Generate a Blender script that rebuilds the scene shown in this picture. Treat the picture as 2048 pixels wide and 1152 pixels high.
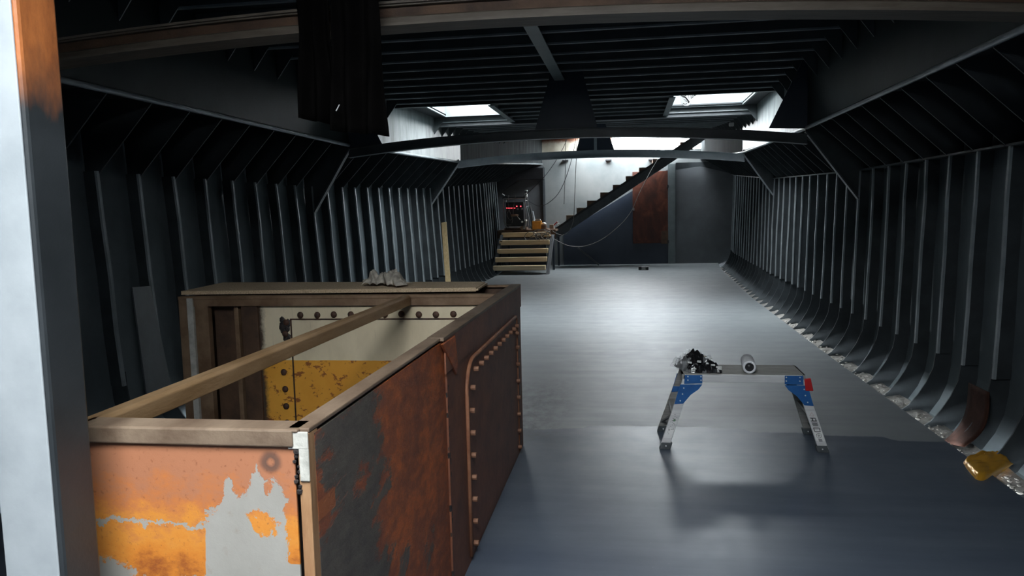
import bpy, bmesh, math, random
from mathutils import Vector, Matrix, noise

for o in list(bpy.data.objects):
    bpy.data.objects.remove(o)
SC = bpy.context.scene
COL = SC.collection
random.seed(7)

# ------------------------------------------------------------------ camera
F, CX, CY, EYE = 1540.0, 1024.0, 576.0, Vector((0, 0, 1.6))
_dy = Vector(((1257 - CX) / F, -(418 - CY) / F, -1)).normalized()
_up = Vector((1, .024, 0)).cross(_dy)
if _up.y < 0: _up = -_up
_up.normalize()
_x = _dy.cross(_up)
ROT = Matrix((_x, _dy, _up))            # camera axes -> world axes (X right, Y along the hold, Z up)
cd = bpy.data.cameras.new('camera'); cam = bpy.data.objects.new('camera', cd); COL.objects.link(cam)
cam.matrix_world = Matrix.Translation(EYE) @ ROT.to_4x4()
cd.sensor_width = 36; cd.lens = F / 2048 * 36; cd.clip_start = .02; cd.clip_end = 200
SC.camera = cam

def at(px, py, axis, v):                # point of the sight line lying on the real plane axis = v
    d = ROT @ Vector(((px - CX) / F, -(py - CY) / F, -1))
    i = 'xyz'.index(axis)
    return EYE + d * ((v - EYE[i]) / d[i])

# ------------------------------------------------------------------ world and light
W = bpy.data.worlds.new('overcast_sky'); SC.world = W; W.use_nodes = True
bg = W.node_tree.nodes['Background']
bg.inputs[0].default_value = (.90, .96, 1.0, 1); bg.inputs[1].default_value = 30
def portal(name, c, sx, sy, rot=(0, 0, 0)):   # sampling guide for daylight through a real opening
    l = bpy.data.lights.new(name, 'AREA'); l.shape = 'RECTANGLE'; l.size = sx; l.size_y = sy
    l.cycles.is_portal = True
    o = bpy.data.objects.new(name, l); COL.objects.link(o); o.location = c; o.rotation_euler = rot
SKY = [(-2.90, -1.92, 10.72, 12.35), (.64, 1.74, 10.72, 12.45)]      # skylights x0,x1,y0,y1
HATCH = (-1.5, 1.95, 21.5, 22.62)
REAR = (-1.3, .45, -1.3, .75)
for i, s in enumerate(SKY):
    portal('skylight_portal', ((s[0] + s[1]) / 2, (s[2] + s[3]) / 2, 3.62), s[1] - s[0], s[3] - s[2])
portal('hatch_portal', ((HATCH[0] + HATCH[1]) / 2, (HATCH[2] + HATCH[3]) / 2, 3.95), 3.45, 1.15)
portal('rear_portal', ((REAR[0] + REAR[1]) / 2, (REAR[2] + REAR[3]) / 2, 3.35), REAR[1] - REAR[0], REAR[3] - REAR[2])
vs = SC.view_settings
vs.view_transform = 'Standard'; vs.look = 'None'; vs.gamma = 1; vs.use_curve_mapping = False; vs.exposure = 0
SC.cycles.use_denoising = True
SC.cycles.max_bounces = 10; SC.cycles.diffuse_bounces = 6; SC.cycles.glossy_bounces = 5
SC.cycles.sample_clamp_indirect = 6
SC.cycles.caustics_reflective = False; SC.cycles.caustics_refractive = False

# ------------------------------------------------------------------ materials
class NT:
    def __init__(s, name):
        s.m = bpy.data.materials.new(name); s.m.use_nodes = True
        s.t = s.m.node_tree; s.p = s.t.nodes['Principled BSDF']; s.tc = s.t.nodes.new('ShaderNodeNewGeometry')
        s.pos = s.tc.outputs['Position']
    def n(s, typ, **k):
        x = s.t.nodes.new(typ)
        for a, b in k.items(): setattr(x, a, b)
        return x
    def l(s, a, b): s.t.links.new(a, b)
    def val(s, sock, v):
        if hasattr(v, 'is_output') or isinstance(v, bpy.types.NodeSocket): s.l(v, sock)
        else: sock.default_value = v
    def math(s, op, a, b=0., c=None, clamp=False):
        x = s.n('ShaderNodeMath', operation=op, use_clamp=clamp); s.val(x.inputs[0], a); s.val(x.inputs[1], b)
        if c is not None: s.val(x.inputs[2], c)
        return x.outputs[0]
    def xyz(s, v=None):
        x = s.n('ShaderNodeSeparateXYZ'); s.l(v or s.pos, x.inputs[0]); return x.outputs
    def noise(s, scale=5, detail=4, rough=.6, stretch=(1, 1, 1), dist=0, vec=None):
        mp = s.n('ShaderNodeMapping'); mp.inputs['Scale'].default_value = stretch; s.l(vec or s.pos, mp.inputs[0])
        x = s.n('ShaderNodeTexNoise'); x.inputs['Scale'].default_value = scale; x.inputs['Detail'].default_value = detail
        x.inputs['Roughness'].default_value = rough; x.inputs['Distortion'].default_value = dist
        s.l(mp.outputs[0], x.inputs['Vector']); return x.outputs[0]
    def ramp(s, f, pts, interp='LINEAR'):
        x = s.n('ShaderNodeValToRGB'); r = x.color_ramp; r.interpolation = interp
        while len(r.elements) < len(pts): r.elements.new(.5)
        for e, (p, c) in zip(r.elements, pts):
            e.position = p; e.color = (c, c, c, 1) if isinstance(c, (int, float)) else (*c, 1)
        s.l(f, x.inputs[0]); return x.outputs[0]
    def mix(s, f, a, b, mode='MIX'):
        x = s.n('ShaderNodeMix', data_type='RGBA', blend_type=mode)
        s.val(x.inputs[0], f)
        for i, v in ((6, a), (7, b)):
            if isinstance(v, tuple): x.inputs[i].default_value = (*v, 1)
            else: s.l(v, x.inputs[i])
        return x.outputs[2]
    def maprange(s, v, a, b, c=0, d=1):
        x = s.n('ShaderNodeMapRange'); s.val(x.inputs[0], v)
        for i, q in zip((1, 2, 3, 4), (a, b, c, d)): x.inputs[i].default_value = q
        return x.outputs[0]
    def bump(s, h, strength=.3, dist=.01):
        x = s.n('ShaderNodeBump'); x.inputs['Strength'].default_value = strength; x.inputs['Distance'].default_value = dist
        s.l(h, x.inputs['Height']); s.l(x.outputs[0], s.p.inputs['Normal'])
    def done(s, col=None, rough=.5, metal=0., spec=.5):
        if col is not None: s.val(s.p.inputs['Base Color'], (*col, 1) if isinstance(col, tuple) else col)
        s.val(s.p.inputs['Roughness'], rough); s.val(s.p.inputs['Metallic'], metal)
        s.p.inputs['Specular IOR Level'].default_value = spec
        return s.m

def paint(name, a, b, scale=3, rough=.5, metal=0., bump=.15, stretch=(1, 1, 1), bscale=60, spec=.5, lo=.35, hi=.65):
    t = NT(name)
    c = t.ramp(t.noise(scale, 5, .6, stretch), [(lo, a), (hi, b)])
    if bump: t.bump(t.noise(bscale, 3, .6, stretch), bump, .004)
    return t.done(c, rough, metal, spec)

M = {}
M['hull'] = paint('dark_blue_grey_hull_paint', (.095, .115, .125), (.145, .172, .184), 2.2, .45, bump=.12, spec=.3)
M['frame'] = paint('shaded_frame_paint', (.026, .031, .034), (.044, .052, .057), 4, .5, bump=.15, spec=.3)  # hull paint darkened to carry the shade on webs facing the camera
M['bulb'] = paint('worn_lit_edge_paint', (.20, .23, .24), (.30, .33, .345), 6, .38, bump=.15)  # edge wear plus the light caught on the edges, both in the colour
M['roof'] = paint('black_roof_paint', (.018, .021, .023), (.030, .035, .039), 3, .55, spec=.3)
M['beam'] = paint('roof_beam_paint', (.05, .058, .062), (.075, .088, .092), 3, .45)
M['girder'] = paint('grey_green_girder_paint', (.12, .145, .15), (.16, .19, .195), 4, .45)
M['tie'] = paint('web_frame_paint', (.05, .058, .064), (.075, .086, .095), 4, .42)
M['tie2'] = paint('lit_frame_and_grey_bar_paint', (.22, .255, .28), (.30, .335, .355), 4, .4)  # raised to carry skylight on the far tie beam; plain grey on the bars
M['primer'] = paint('brown_primer_beam', (.095, .075, .055), (.145, .118, .09), 5, .6, stretch=(1, 6, 6))
M['post'] = None
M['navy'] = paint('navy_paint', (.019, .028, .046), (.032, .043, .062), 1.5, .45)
M['grey_wall'] = paint('grey_bulkhead_paint', (.15, .168, .172), (.21, .222, .222), 1.3, .45, bump=.06)
M['wall_dim'] = paint('dark_grey_paint_and_shade', (.085, .092, .10), (.12, .13, .14), 1.3, .45)
M['black'] = paint('black_plastic', (.012, .012, .014), (.02, .02, .022), 6, .4)
M['rubber'] = paint('grey_rubber', (.05, .06, .065), (.08, .09, .095), 30, .7)
M['cable'] = paint('grey_cable', (.09, .085, .075), (.15, .14, .125), 9, .5, bump=0)
M['darkcable'] = paint('black_cable', (.02, .022, .022), (.035, .037, .037), 9, .5, bump=0)
M['steel'] = paint('worn_steel_tube', (.22, .22, .22), (.34, .33, .32), 15, .4, .7)
M['alu'] = paint('brushed_aluminium', (.62, .62, .62), (.80, .80, .79), 12, .45, .35, stretch=(.3, 6, 6))
M['alu_dull'] = paint('dirty_aluminium', (.25, .245, .225), (.38, .375, .355), 14, .55, .35, bump=.4, stretch=(.3, 8, 8), bscale=40)
M['blue'] = paint('blue_painted_steel', (.012, .085, .27), (.02, .12, .35), 12, .4, bump=.1)
M['red'] = paint('red_plastic', (.42, .012, .015), (.5, .02, .02), 12, .4, bump=0)
M['rivet'] = paint('bright_rivet', (.8, .82, .84), (.9, .9, .9), 10, .3, .5, bump=0)
M['sticker'] = paint('white_sticker', (.78, .78, .76), (.88, .88, .86), 25, .45, bump=0)
M['ink'] = paint('dark_ink', (.03, .03, .03), (.05, .045, .045), 25, .6, bump=0)
M['pinkink'] = paint('pink_ink', (.5, .2, .2), (.55, .25, .24), 25, .6, bump=0)
M['greenink'] = paint('green_ink', (.1, .22, .12), (.14, .26, .16), 25, .6, bump=0)
M['white'] = paint('white_plastic', (.72, .72, .70), (.82, .82, .80), 10, .4, bump=0)
t = NT('thin_white_banner'); tr = t.n('ShaderNodeBsdfTranslucent'); tr.inputs[0].default_value = (.9, .9, .9, 1); mx = t.n('ShaderNodeMixShader'); mx.inputs[0].default_value = .6
t.done((.85, .85, .85), .6); t.l(t.p.outputs[0], mx.inputs[1]); t.l(tr.outputs[0], mx.inputs[2]); t.l(mx.outputs[0], t.t.nodes['Material Output'].inputs[0]); M['banner'] = t.m
M['nap'] = paint('roller_nap_fibre', (.86, .87, .90), (.95, .95, .97), 60, .95, bump=.8, bscale=220)
M['orange_box'] = paint('orange_plastic', (.50, .20, .02), (.62, .27, .04), 8, .45, bump=.1)
M['dust'] = paint('pale_bilge_dust', (.20, .19, .17), (.42, .40, .37), 14, .95, bump=.9, bscale=70)
M['rag'] = paint('greasy_grey_rag', (.30, .275, .235), (.58, .53, .45), 22, .95, bump=.5, bscale=160)
M['tarp'] = paint('black_tarpaulin', (.0015, .0013, .0013), (.004, .0035, .0033), 4, .95, bump=.3, bscale=12, spec=.05)
M['brownplate'] = paint('dark_rusty_plate', (.03, .011, .007), (.055, .022, .014), 9, .9, bump=.4, spec=.2)
M['rail'] = paint('rust_brown_rail', (.15, .085, .045), (.27, .175, .105), 7, .62, .1, bump=.35, stretch=(1, .4, 1))
M['rail_pipe'] = paint('golden_brown_rail', (.20, .115, .05), (.33, .21, .11), 7, .55, .15, bump=.3, stretch=(2, .4, 2))
M['rimtop'] = paint('worn_rim_paint', (.11, .070, .044), (.21, .150, .102), 9, .6, .05, bump=.35, stretch=(1, .4, 1))
M['rustdark'] = paint('dark_brown_rust', (.055, .030, .018), (.12, .065, .036), 6, .7, bump=.5)
M['bolt'] = paint('rusty_bolt', (.20, .085, .045), (.34, .17, .10), 30, .7, bump=.4)
M['bead'] = paint('rusty_gasket_bead', (.24, .09, .045), (.38, .17, .09), 12, .65, bump=.4)
M['rivetdark'] = paint('dark_rusty_rivet', (.03, .015, .01), (.09, .04, .022), 30, .65, bump=.5)
M['weld'] = paint('black_weld_crust', (.01, .009, .009), (.04, .03, .026), 40, .5, bump=.8, bscale=90)
M['angle'] = paint('rusty_angle_iron', (.25, .11, .045), (.42, .24, .12), 8, .6, .1, bump=.3, stretch=(2, 2, .5))
M['whitepatch'] = paint('chipped_white_corner_paint', (.34, .33, .29), (.60, .58, .52), 14, .5, bump=.5, lo=.3)

# foreground post: grey blue paint darkened for its shaded sides, rust where the paint has gone from the top
t = NT('shaded_post_paint'); X, Y, Z = t.xyz()
g = t.ramp(t.noise(6, 4, .6), [(.3, (.016, .019, .021)), (.7, (.028, .032, .035))])
r = t.ramp(t.noise(16, 6, .7, (1, 1, .35)), [(.3, (.12, .035, .012)), (.7, (.38, .125, .035))])
m = t.ramp(t.math('ADD', t.maprange(Z, 1.80, 2.10), t.math('MULTIPLY', t.noise(9, 5, .65, (1, 1, .4)), .8)), [(.50, 0.), (.95, 1.)])
t.bump(t.noise(90, 3, .6), .2, .003)
M['post'] = t.done(t.mix(m, g, r), .42)
M['post_lit'] = paint('lit_post_paint', (.28, .305, .32), (.36, .385, .40), 5, .35, bump=.1, bscale=40)  # same post paint lightened, daylight on the front face put into the colour

# floor
t = NT('painted_steel_floor'); X, Y, Z = t.xyz()
edge = t.ramp(t.maprange(X, -4, 4), [(0, .50), (.385, .50), (.41, .31), (.457, .39), (.462, .45), (.516, .46), (.53, .46), (.60, .44), (.607, .36), (.66, .36), (.666, .31), (.715, .31), (.72, .22), (.8, .2)], 'LINEAR')
ey = t.math('ADD', t.math('MULTIPLY', edge, 1.0), 5.18)
ey = t.math('ADD', ey, t.math('MULTIPLY', t.math('SUBTRACT', t.noise(14, 3, .6, (1.4, 0, 0)), .5), .05))
wet = t.maprange(t.math('SUBTRACT', ey, Y), -.012, .012)
streak = t.noise(2.2, 4, .6, (.35, 2.6, 1))
blot = t.noise(.55, 3, .5)
old = t.mix(t.ramp(streak, [(.3, 0.), (.7, 1.)]), (.20, .225, .235), (.285, .31, .315))
old = t.mix(t.ramp(blot, [(.35, .0), (.65, .5)]), old, (.17, .19, .205))
new = t.mix(t.ramp(streak, [(.32, 0.), (.7, 1.)]), (.070, .090, .125), (.105, .128, .162))
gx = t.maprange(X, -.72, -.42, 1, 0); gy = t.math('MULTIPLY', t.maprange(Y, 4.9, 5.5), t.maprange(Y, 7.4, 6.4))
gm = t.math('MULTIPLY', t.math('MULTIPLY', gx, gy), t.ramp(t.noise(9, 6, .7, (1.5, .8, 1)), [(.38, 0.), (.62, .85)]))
fr = t.math('ADD', t.math('MULTIPLY', wet, -.10), t.maprange(t.noise(5, 4, .6), .3, .7, .40, .50))
speck = t.ramp(t.noise(70, 2, .5), [(.765, 0.), (.79, .7)])
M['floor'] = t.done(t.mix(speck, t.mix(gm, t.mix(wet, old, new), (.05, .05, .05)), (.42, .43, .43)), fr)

# coaming side walls: grimy streaks running down
t = NT('streaked_coaming_paint')
c = t.ramp(t.noise(2.6, 7, .7, (1, 1.9, .4), .4), [(.34, (.06, .07, .072)), (.60, (.20, .225, .225))])
t.bump(t.noise(30, 3), .12, .004)
M['coaming'] = t.done(c, .42)
M['coaming_shaded'] = paint('shaded_coaming_paint', (.012, .018, .019), (.022, .031, .032), 2, .5, spec=.3)  # coaming paint darkened to carry the shade of the near run
M['coaming_far'] = paint('grimy_shaded_coaming', (.020, .024, .026), (.055, .062, .064), 3, .9, stretch=(1, 4, .4), spec=.1)  # grime, with the shade beyond the far tie beam painted in

# upper fore bulkhead: cream with rust at the top
t = NT('old_cream_bulkhead'); X, Y, Z = t.xyz()
c = t.ramp(t.noise(2.5, 5, .6, (1, 1, .6)), [(.3, (.30, .28, .22)), (.7, (.52, .50, .43))])
rr = t.ramp(t.math('ADD', t.maprange(Z, 3.45, 3.75), t.math('MULTIPLY', t.noise(4, 5, .7), .8)), [(.7, 0.), (1.05, 1.)])
M['cream'] = t.done(t.mix(rr, c, (.16, .06, .03)), .6)

# red door
t = NT('red_lead_door'); X, Y, Z = t.xyz()
c = t.ramp(t.noise(2.2, 5, .65, (1.4, 1, .8), .6), [(.34, (.035, .009, .005)), (.52, (.07, .017, .008)), (.70, (.15, .042, .02))])
M['door'] = t.done(c, .6)

# particle board
t = NT('chipboard'); v = t.noise(170, 3, .7)
c = t.ramp(v, [(.3, (.32, .22, .13)), (.5, (.56, .42, .27)), (.7, (.78, .62, .43))])
t.bump(v, .25, .002); M['chip'] = t.done(c, .8)

def wood(name, a, b, stretch, knots=True):
    t = NT(name)
    g = t.noise(5, 5, .6, stretch, .6)
    c = t.ramp(g, [(.3, a), (.7, b)])
    if knots:
        k = t.n('ShaderNodeTexVoronoi'); k.inputs['Scale'].default_value = 3.6; t.l(t.pos, k.inputs['Vector'])
        c = t.mix(t.ramp(k.outputs['Distance'], [(.09, 1.), (.15, 0.)]), c, (.10, .045, .018))
    return t.done(c, .6)
M['pine'] = wood('fresh_pine', (.66, .47, .27), (.88, .70, .46), (.5, 4, 10))
M['pine_up'] = wood('pine_lath', (.50, .36, .17), (.68, .52, .28), (8, 8, .4), False)

# tank: front panel (bare grey plate under flaking orange), side plates, inner cream/orange bulkhead
t = NT('flaking_orange_panel'); X, Y, Z = t.xyz()
u = t.maprange(X, -1.25, -.79)
zz = Z
bnd = t.ramp(u, [(0, .39), (.16, .30), (.40, .30), (.50, .36), (.515, .60), (.60, .66), (.66, .80), (.70, .70), (.76, .74), (.82, .86), (.86, .72), (.92, .78), (1, .66)])
nb = t.noise(13, 8, .72, (1, 1, 1), .4)
nb2 = t.noise(60, 5, .7)
h = t.math('SUBTRACT', t.maprange(zz, .55, 1.1), t.math('SUBTRACT', bnd, .0))
h = t.math('ADD', h, t.math('MULTIPLY', t.math('SUBTRACT', nb, .5), .34))
h = t.math('ADD', h, t.math('MULTIPLY', t.math('SUBTRACT', nb2, .5), .10))
flake = t.ramp(h, [(.0, 0.), (.012, 1.)])
gap = t.math('SUBTRACT', t.math('ABSOLUTE', t.math('SUBTRACT', t.math('ADD', Z, t.math('MULTIPLY', t.math('SUBTRACT', t.noise(9, 6, .75), .5), .16)), .865)), .006)
gap = t.math('MULTIPLY', t.math('LESS_THAN', gap, 0.), t.math('LESS_THAN', u, .62))
flake = t.math('MULTIPLY', flake, t.math('SUBTRACT', 1, gap))
side = t.math('MULTIPLY', t.math('GREATER_THAN', t.math('ADD', u, t.math('MULTIPLY', t.math('SUBTRACT', nb, .5), .28)), .965), t.math('LESS_THAN', t.math('ABSOLUTE', t.math('SUBTRACT', Z, .855)), .075))
flake = t.math('MAXIMUM', flake, side)
spotd = t.n('ShaderNodeVectorMath', operation='DISTANCE'); t.l(t.pos, spotd.inputs[0]); spotd.inputs[1].default_value = (-.862, 1.655, .872)
spot = t.math('LESS_THAN', t.math('ADD', spotd.outputs['Value'], t.math('MULTIPLY', t.math('SUBTRACT', nb, .5), .20)), .028)
flake = t.math('MAXIMUM', flake, spot)
ora = t.ramp(t.math('ADD', t.maprange(Z, .75, 1.06, .0, .55), t.math('MULTIPLY', t.noise(11, 8, .72, (1, 1, 1.6)), .75)),
             [(.28, (.36, .095, .018)), (.42, (.72, .24, .03)), (.55, (.78, .30, .045)), (.68, (.60, .20, .06)), (.82, (.50, .20, .10))])
ora = t.mix(t.ramp(t.noise(95, 4, .6), [(.60, 0.), (.72, .55)]), ora, (.22, .07, .03))
gre = t.ramp(t.noise(4, 6, .6, (1, 1, .7)), [(.3, (.34, .315, .275)), (.7, (.47, .445, .40))])
gre = t.mix(t.ramp(t.noise(22, 5, .65), [(.62, 0.), (.78, .5)]), gre, (.30, .22, .14))
rd = t.n('ShaderNodeVectorMath', operation='DISTANCE'); t.l(t.pos, rd.inputs[0]); rd.inputs[1].default_value = (-.837, 1.655, 1.028)
ring = t.ramp(t.math('ADD', rd.outputs['Value'], t.math('MULTIPLY', t.noise(40, 3), .006)), [(.0, 0.), (.010, .1), (.014, .9), (.024, .75), (.034, 0.)])
col = t.mix(ring, t.mix(flake, gre, ora), (.11, .065, .05))
td = t.n('ShaderNodeVectorMath', operation='DISTANCE'); t.l(t.pos, td.inputs[0]); td.inputs[1].default_value = (-1.222, 1.655, .635)
mp = t.math('LESS_THAN', t.math('ADD', t.math('MULTIPLY', t.math('ABSOLUTE', t.math('SUBTRACT', X, -1.222)), 9.), t.math('ABSOLUTE', t.math('SUBTRACT', Z, .632))), .052)
col = t.mix(mp, col, (.20, .09, .05))
col = t.mix(1.0, col, (.74, .74, .74), 'MULTIPLY')
t.bump(t.math('ADD', t.math('MULTIPLY', flake, 1.), t.math('MULTIPLY', nb2, .4)), .35, .003)
M['front_panel'] = t.done(col, t.math('ADD', t.math('MULTIPLY', flake, .2), .38), .0)

t = NT('rusted_side_plate'); X, Y, Z = t.xyz()
n1 = t.noise(3.6, 9, .72, (1, .5, .9), .5); n2 = t.noise(30, 7, .72, (1, .42, .8))
red = t.ramp(t.math('ADD', t.math('MULTIPLY', n2, .55), t.math('MULTIPLY', t.noise(5, 8, .7, (1, .5, .8), .4), .5)), [(.36, (.13, .038, .018)), (.50, (.27, .070, .024)), (.64, (.55, .13, .026))])
yb = t.ramp(t.maprange(Y, 1.6, 3.1), [(0, .0), (.06, .14), (.2, .20), (.36, .10), (.6, -.02 + .02), (1, .0)])
dk = t.ramp(t.math('ADD', t.math('ADD', n1, yb), t.math('MULTIPLY', t.math('SUBTRACT', n2, .5), .25)), [(.60, 0.), (.64, 1.)])
dkc = t.ramp(n2, [(.3, (.050, .040, .034)), (.7, (.12, .10, .080))])
bx = t.math('MULTIPLY', t.math('LESS_THAN', t.math('ABSOLUTE', t.math('SUBTRACT', t.math('ADD', Z, t.math('MULTIPLY', n2, .01)), .90)), .024), t.math('LESS_THAN', t.math('ADD', Y, t.math('MULTIPLY', n2, .03)), 1.815))
col = t.mix(dk, red, dkc)
col = t.mix(bx, col, (.30, .085, .025))
t.bump(t.math('ADD', t.math('MULTIPLY', t.noise(52, 7, .75, (1, .5, .8)), 1.), t.math('MULTIPLY', dk, .3)), .9, .010)
M['side'] = t.done(col, .58)
t = NT('red_brown_cover_plate')
n2 = t.noise(12, 7, .72, (1, .5, .6))
t.bump(t.noise(60, 4, .7, (1, 1, .5)), .35, .004)
M['cover'] = t.done(t.ramp(n2, [(.32, (.12, .043, .024)), (.6, (.21, .074, .037)), (.75, (.29, .105, .052))]), .6)

t = NT('cream_and_orange_bulkhead'); X, Y, Z = t.xyz()
cr = t.ramp(t.noise(3, 6, .65, (1, 1, .5)), [(.3, (.64, .54, .36)), (.7, (.86, .74, .52))])
orr = t.ramp(t.noise(3, 5, .6), [(.3, (.76, .33, .035)), (.7, (.90, .44, .06))])
fl = t.noise(9, 8, .75, (1, 1, 1.4), .3)
pk = t.ramp(fl, [(.555, 0.), (.57, 1.)])
orr = t.mix(pk, orr, (.33, .105, .025))
st = t.math('GREATER_THAN', t.math('ADD', Z, t.math('MULTIPLY', t.noise(8, 2), .01)), .70)
col = t.mix(st, orr, cr)
stn = t.ramp(t.noise(9, 5, .7, (3, 3, .25)), [(.60, 0.), (.80, .6)])
col = t.mix(t.math('MULTIPLY', stn, t.maprange(Z, .6, 1.0)), col, (.13, .06, .03))
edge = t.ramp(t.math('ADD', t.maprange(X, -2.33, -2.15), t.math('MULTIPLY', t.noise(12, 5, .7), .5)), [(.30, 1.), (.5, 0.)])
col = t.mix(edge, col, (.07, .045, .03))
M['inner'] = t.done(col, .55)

def emis(name, c, s):
    m = bpy.data.materials.new(name); m.use_nodes = True; p = m.node_tree.nodes['Principled BSDF']
    p.inputs['Base Color'].default_value = (*c, 1); p.inputs['Emission Color'].default_value = (*c, 1); p.inputs['Emission Strength'].default_value = s
    return m
M['led'] = emis('red_led', (1, .05, .07), 5)
m = bpy.data.materials.new('clear_film'); m.use_nodes = True; p = m.node_tree.nodes['Principled BSDF']
p.inputs['Base Color'].default_value = (.9, .93, .95, 1); p.inputs['Roughness'].default_value = .12
p.inputs['Alpha'].default_value = .16; p.inputs['Specular IOR Level'].default_value = 1; M['film'] = m
m = bpy.data.materials.new('golden_foil'); m.use_nodes = True; p = m.node_tree.nodes['Principled BSDF']
p.inputs['Base Color'].default_value = (.72, .36, .035, 1); p.inputs['Roughness'].default_value = .22; p.inputs['Metallic'].default_value = .25
M['gold'] = m
m = bpy.data.materials.new('shiny_black_film'); m.use_nodes = True; p = m.node_tree.nodes['Principled BSDF']
p.inputs['Base Color'].default_value = (.012, .012, .014, 1); p.inputs['Roughness'].default_value = .16; p.inputs['Specular IOR Level'].default_value = .9
M['blackfilm'] = m

# ------------------------------------------------------------------ builders
def org(o):
    return Vector(o.get('_o', (0, 0, 0))) if o is not None else Vector((0, 0, 0))

def tag(o, label=None, cat=None, group=None, kind=None):
    if label: o['label'] = label
    if cat: o['category'] = cat
    if group: o['group'] = group
    if kind: o['kind'] = kind
    return o
ORG = {}
def thing(name, label, cat, loc, group=None, kind=None):
    o = bpy.data.objects.new(name, None); COL.objects.link(o); o.location = loc; o.empty_display_size = .1
    ORG[o.name] = Vector(loc)
    return tag(o, label, cat, group, kind)

class MB:
    def __init__(s): s.b = bmesh.new()
    def hexa(s, p):                       # 8 points: bottom loop then top loop
        v = [s.b.verts.new(q) for q in p]
        for f in ((3, 2, 1, 0), (4, 5, 6, 7), (0, 1, 5, 4), (1, 2, 6, 5), (2, 3, 7, 6), (3, 0, 4, 7)):
            s.b.faces.new([v[i] for i in f])
        return s
    def box(s, x0, x1, y0, y1, z0, z1):
        return s.hexa([(x0, y0, z0), (x1, y0, z0), (x1, y1, z0), (x0, y1, z0), (x0, y0, z1), (x1, y0, z1), (x1, y1, z1), (x0, y1, z1)])
    def prism(s, pts, d):                 # planar polygon extruded by vector d
        d = Vector(d); a = [s.b.verts.new(p) for p in pts]; c = [s.b.verts.new(Vector(p) + d) for p in pts]
        n = len(pts)
        s.b.faces.new(a); s.b.faces.new(c[::-1])
        for i in range(n): s.b.faces.new((a[i], c[i], c[(i + 1) % n], a[(i + 1) % n]))
        return s
    def bar(s, p, q, w, h, up=(0, 0, 1)): # rectangular bar from p to q
        p, q = Vector(p), Vector(q); d = (q - p).normalized(); r = d.cross(Vector(up)).normalized(); u = r.cross(d)
        L = []
        for e in (p, q):
            L += [e - r * w / 2 - u * h / 2, e + r * w / 2 - u * h / 2, e + r * w / 2 + u * h / 2, e - r * w / 2 + u * h / 2]
        return s.hexa(L)
    def sweep(s, secs, closed=True, cap=True):   # list of equal-length rings
        R = [[s.b.verts.new(p) for p in r] for r in secs]; n = len(R[0])
        for a, c in zip(R, R[1:]):
            for i in range(n if closed else n - 1):
                j = (i + 1) % n; s.b.faces.new((a[i], a[j], c[j], c[i]))
        if cap and closed: s.b.faces.new(R[0][::-1]); s.b.faces.new(R[-1])
        return s
    def tube(s, pts, r, n=8, cap=True):
        pts = [Vector(p) for p in pts]; secs = []; up = Vector((.13, .21, .97))
        for i, p in enumerate(pts):
            d = (pts[min(i + 1, len(pts) - 1)] - pts[max(i - 1, 0)]).normalized()
            a = d.cross(up)
            if a.length < .05: a = d.cross(Vector((1, 0, 0)))
            a.normalize(); c = a.cross(d)
            rr = r[i] if isinstance(r, (list, tuple)) else r
            secs.append([p + (a * math.cos(k * 2 * math.pi / n) + c * math.sin(k * 2 * math.pi / n)) * rr for k in range(n)])
        return s.sweep(secs, cap=cap)
    def build(s, name, m, parent=None, bevel=0, smooth=False, solid=0, at=None, sub=0):
        o_ = ORG[parent.name] if parent is not None else Vector((0, 0, 0))
        here = Vector(at) if at is not None else o_
        bmesh.ops.recalc_face_normals(s.b, faces=s.b.faces)
        bmesh.ops.translate(s.b, verts=s.b.verts, vec=-here)
        me = bpy.data.meshes.new(name); s.b.to_mesh(me); s.b.free(); me.materials.append(m)
        if smooth:
            for f in me.polygons: f.use_smooth = True
        o = bpy.data.objects.new(name, me); COL.objects.link(o)
        if parent is not None: o.parent = parent
        o.location = here - o_; ORG[o.name] = here
        if solid: md = o.modifiers.new('s', 'SOLIDIFY'); md.thickness = solid; md.offset = 0
        if bevel: md = o.modifiers.new('b', 'BEVEL'); md.width = bevel; md.segments = 2; md.limit_method = 'ANGLE'; md.angle_limit = math.radians(40)
        if sub: md = o.modifiers.new('u', 'SUBSURF'); md.levels = md.render_levels = sub
        return o
def dupe(o, at, parent):                  # share mesh, new place
    c = o.copy(); COL.objects.link(c); c.parent = parent; c.location = Vector(at) - (ORG[parent.name] if parent is not None else Vector())
    ORG[c.name] = Vector(at); return c
def smooth_path(p, k=6):
    p = [Vector(q) for q in p]; out = []
    for i in range(len(p) - 1):
        a, b, c, d = p[max(i - 1, 0)], p[i], p[i + 1], p[min(i + 2, len(p) - 1)]
        for j in range(k):
            t = j / k
            out.append(.5 * ((2 * b) + (c - a) * t + (2 * a - 5 * b + 4 * c - d) * t * t + (3 * b - a - 3 * c + d) * t ** 3))
    return out + [p[-1]]
def lerp(tab, v):
    if v <= tab[0][0]: return tab[0][1]
    for (a, x), (b, y) in zip(tab, tab[1:]):
        if v <= b: return x + (y - x) * (v - a) / (b - a)
    return tab[-1][1]

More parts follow.
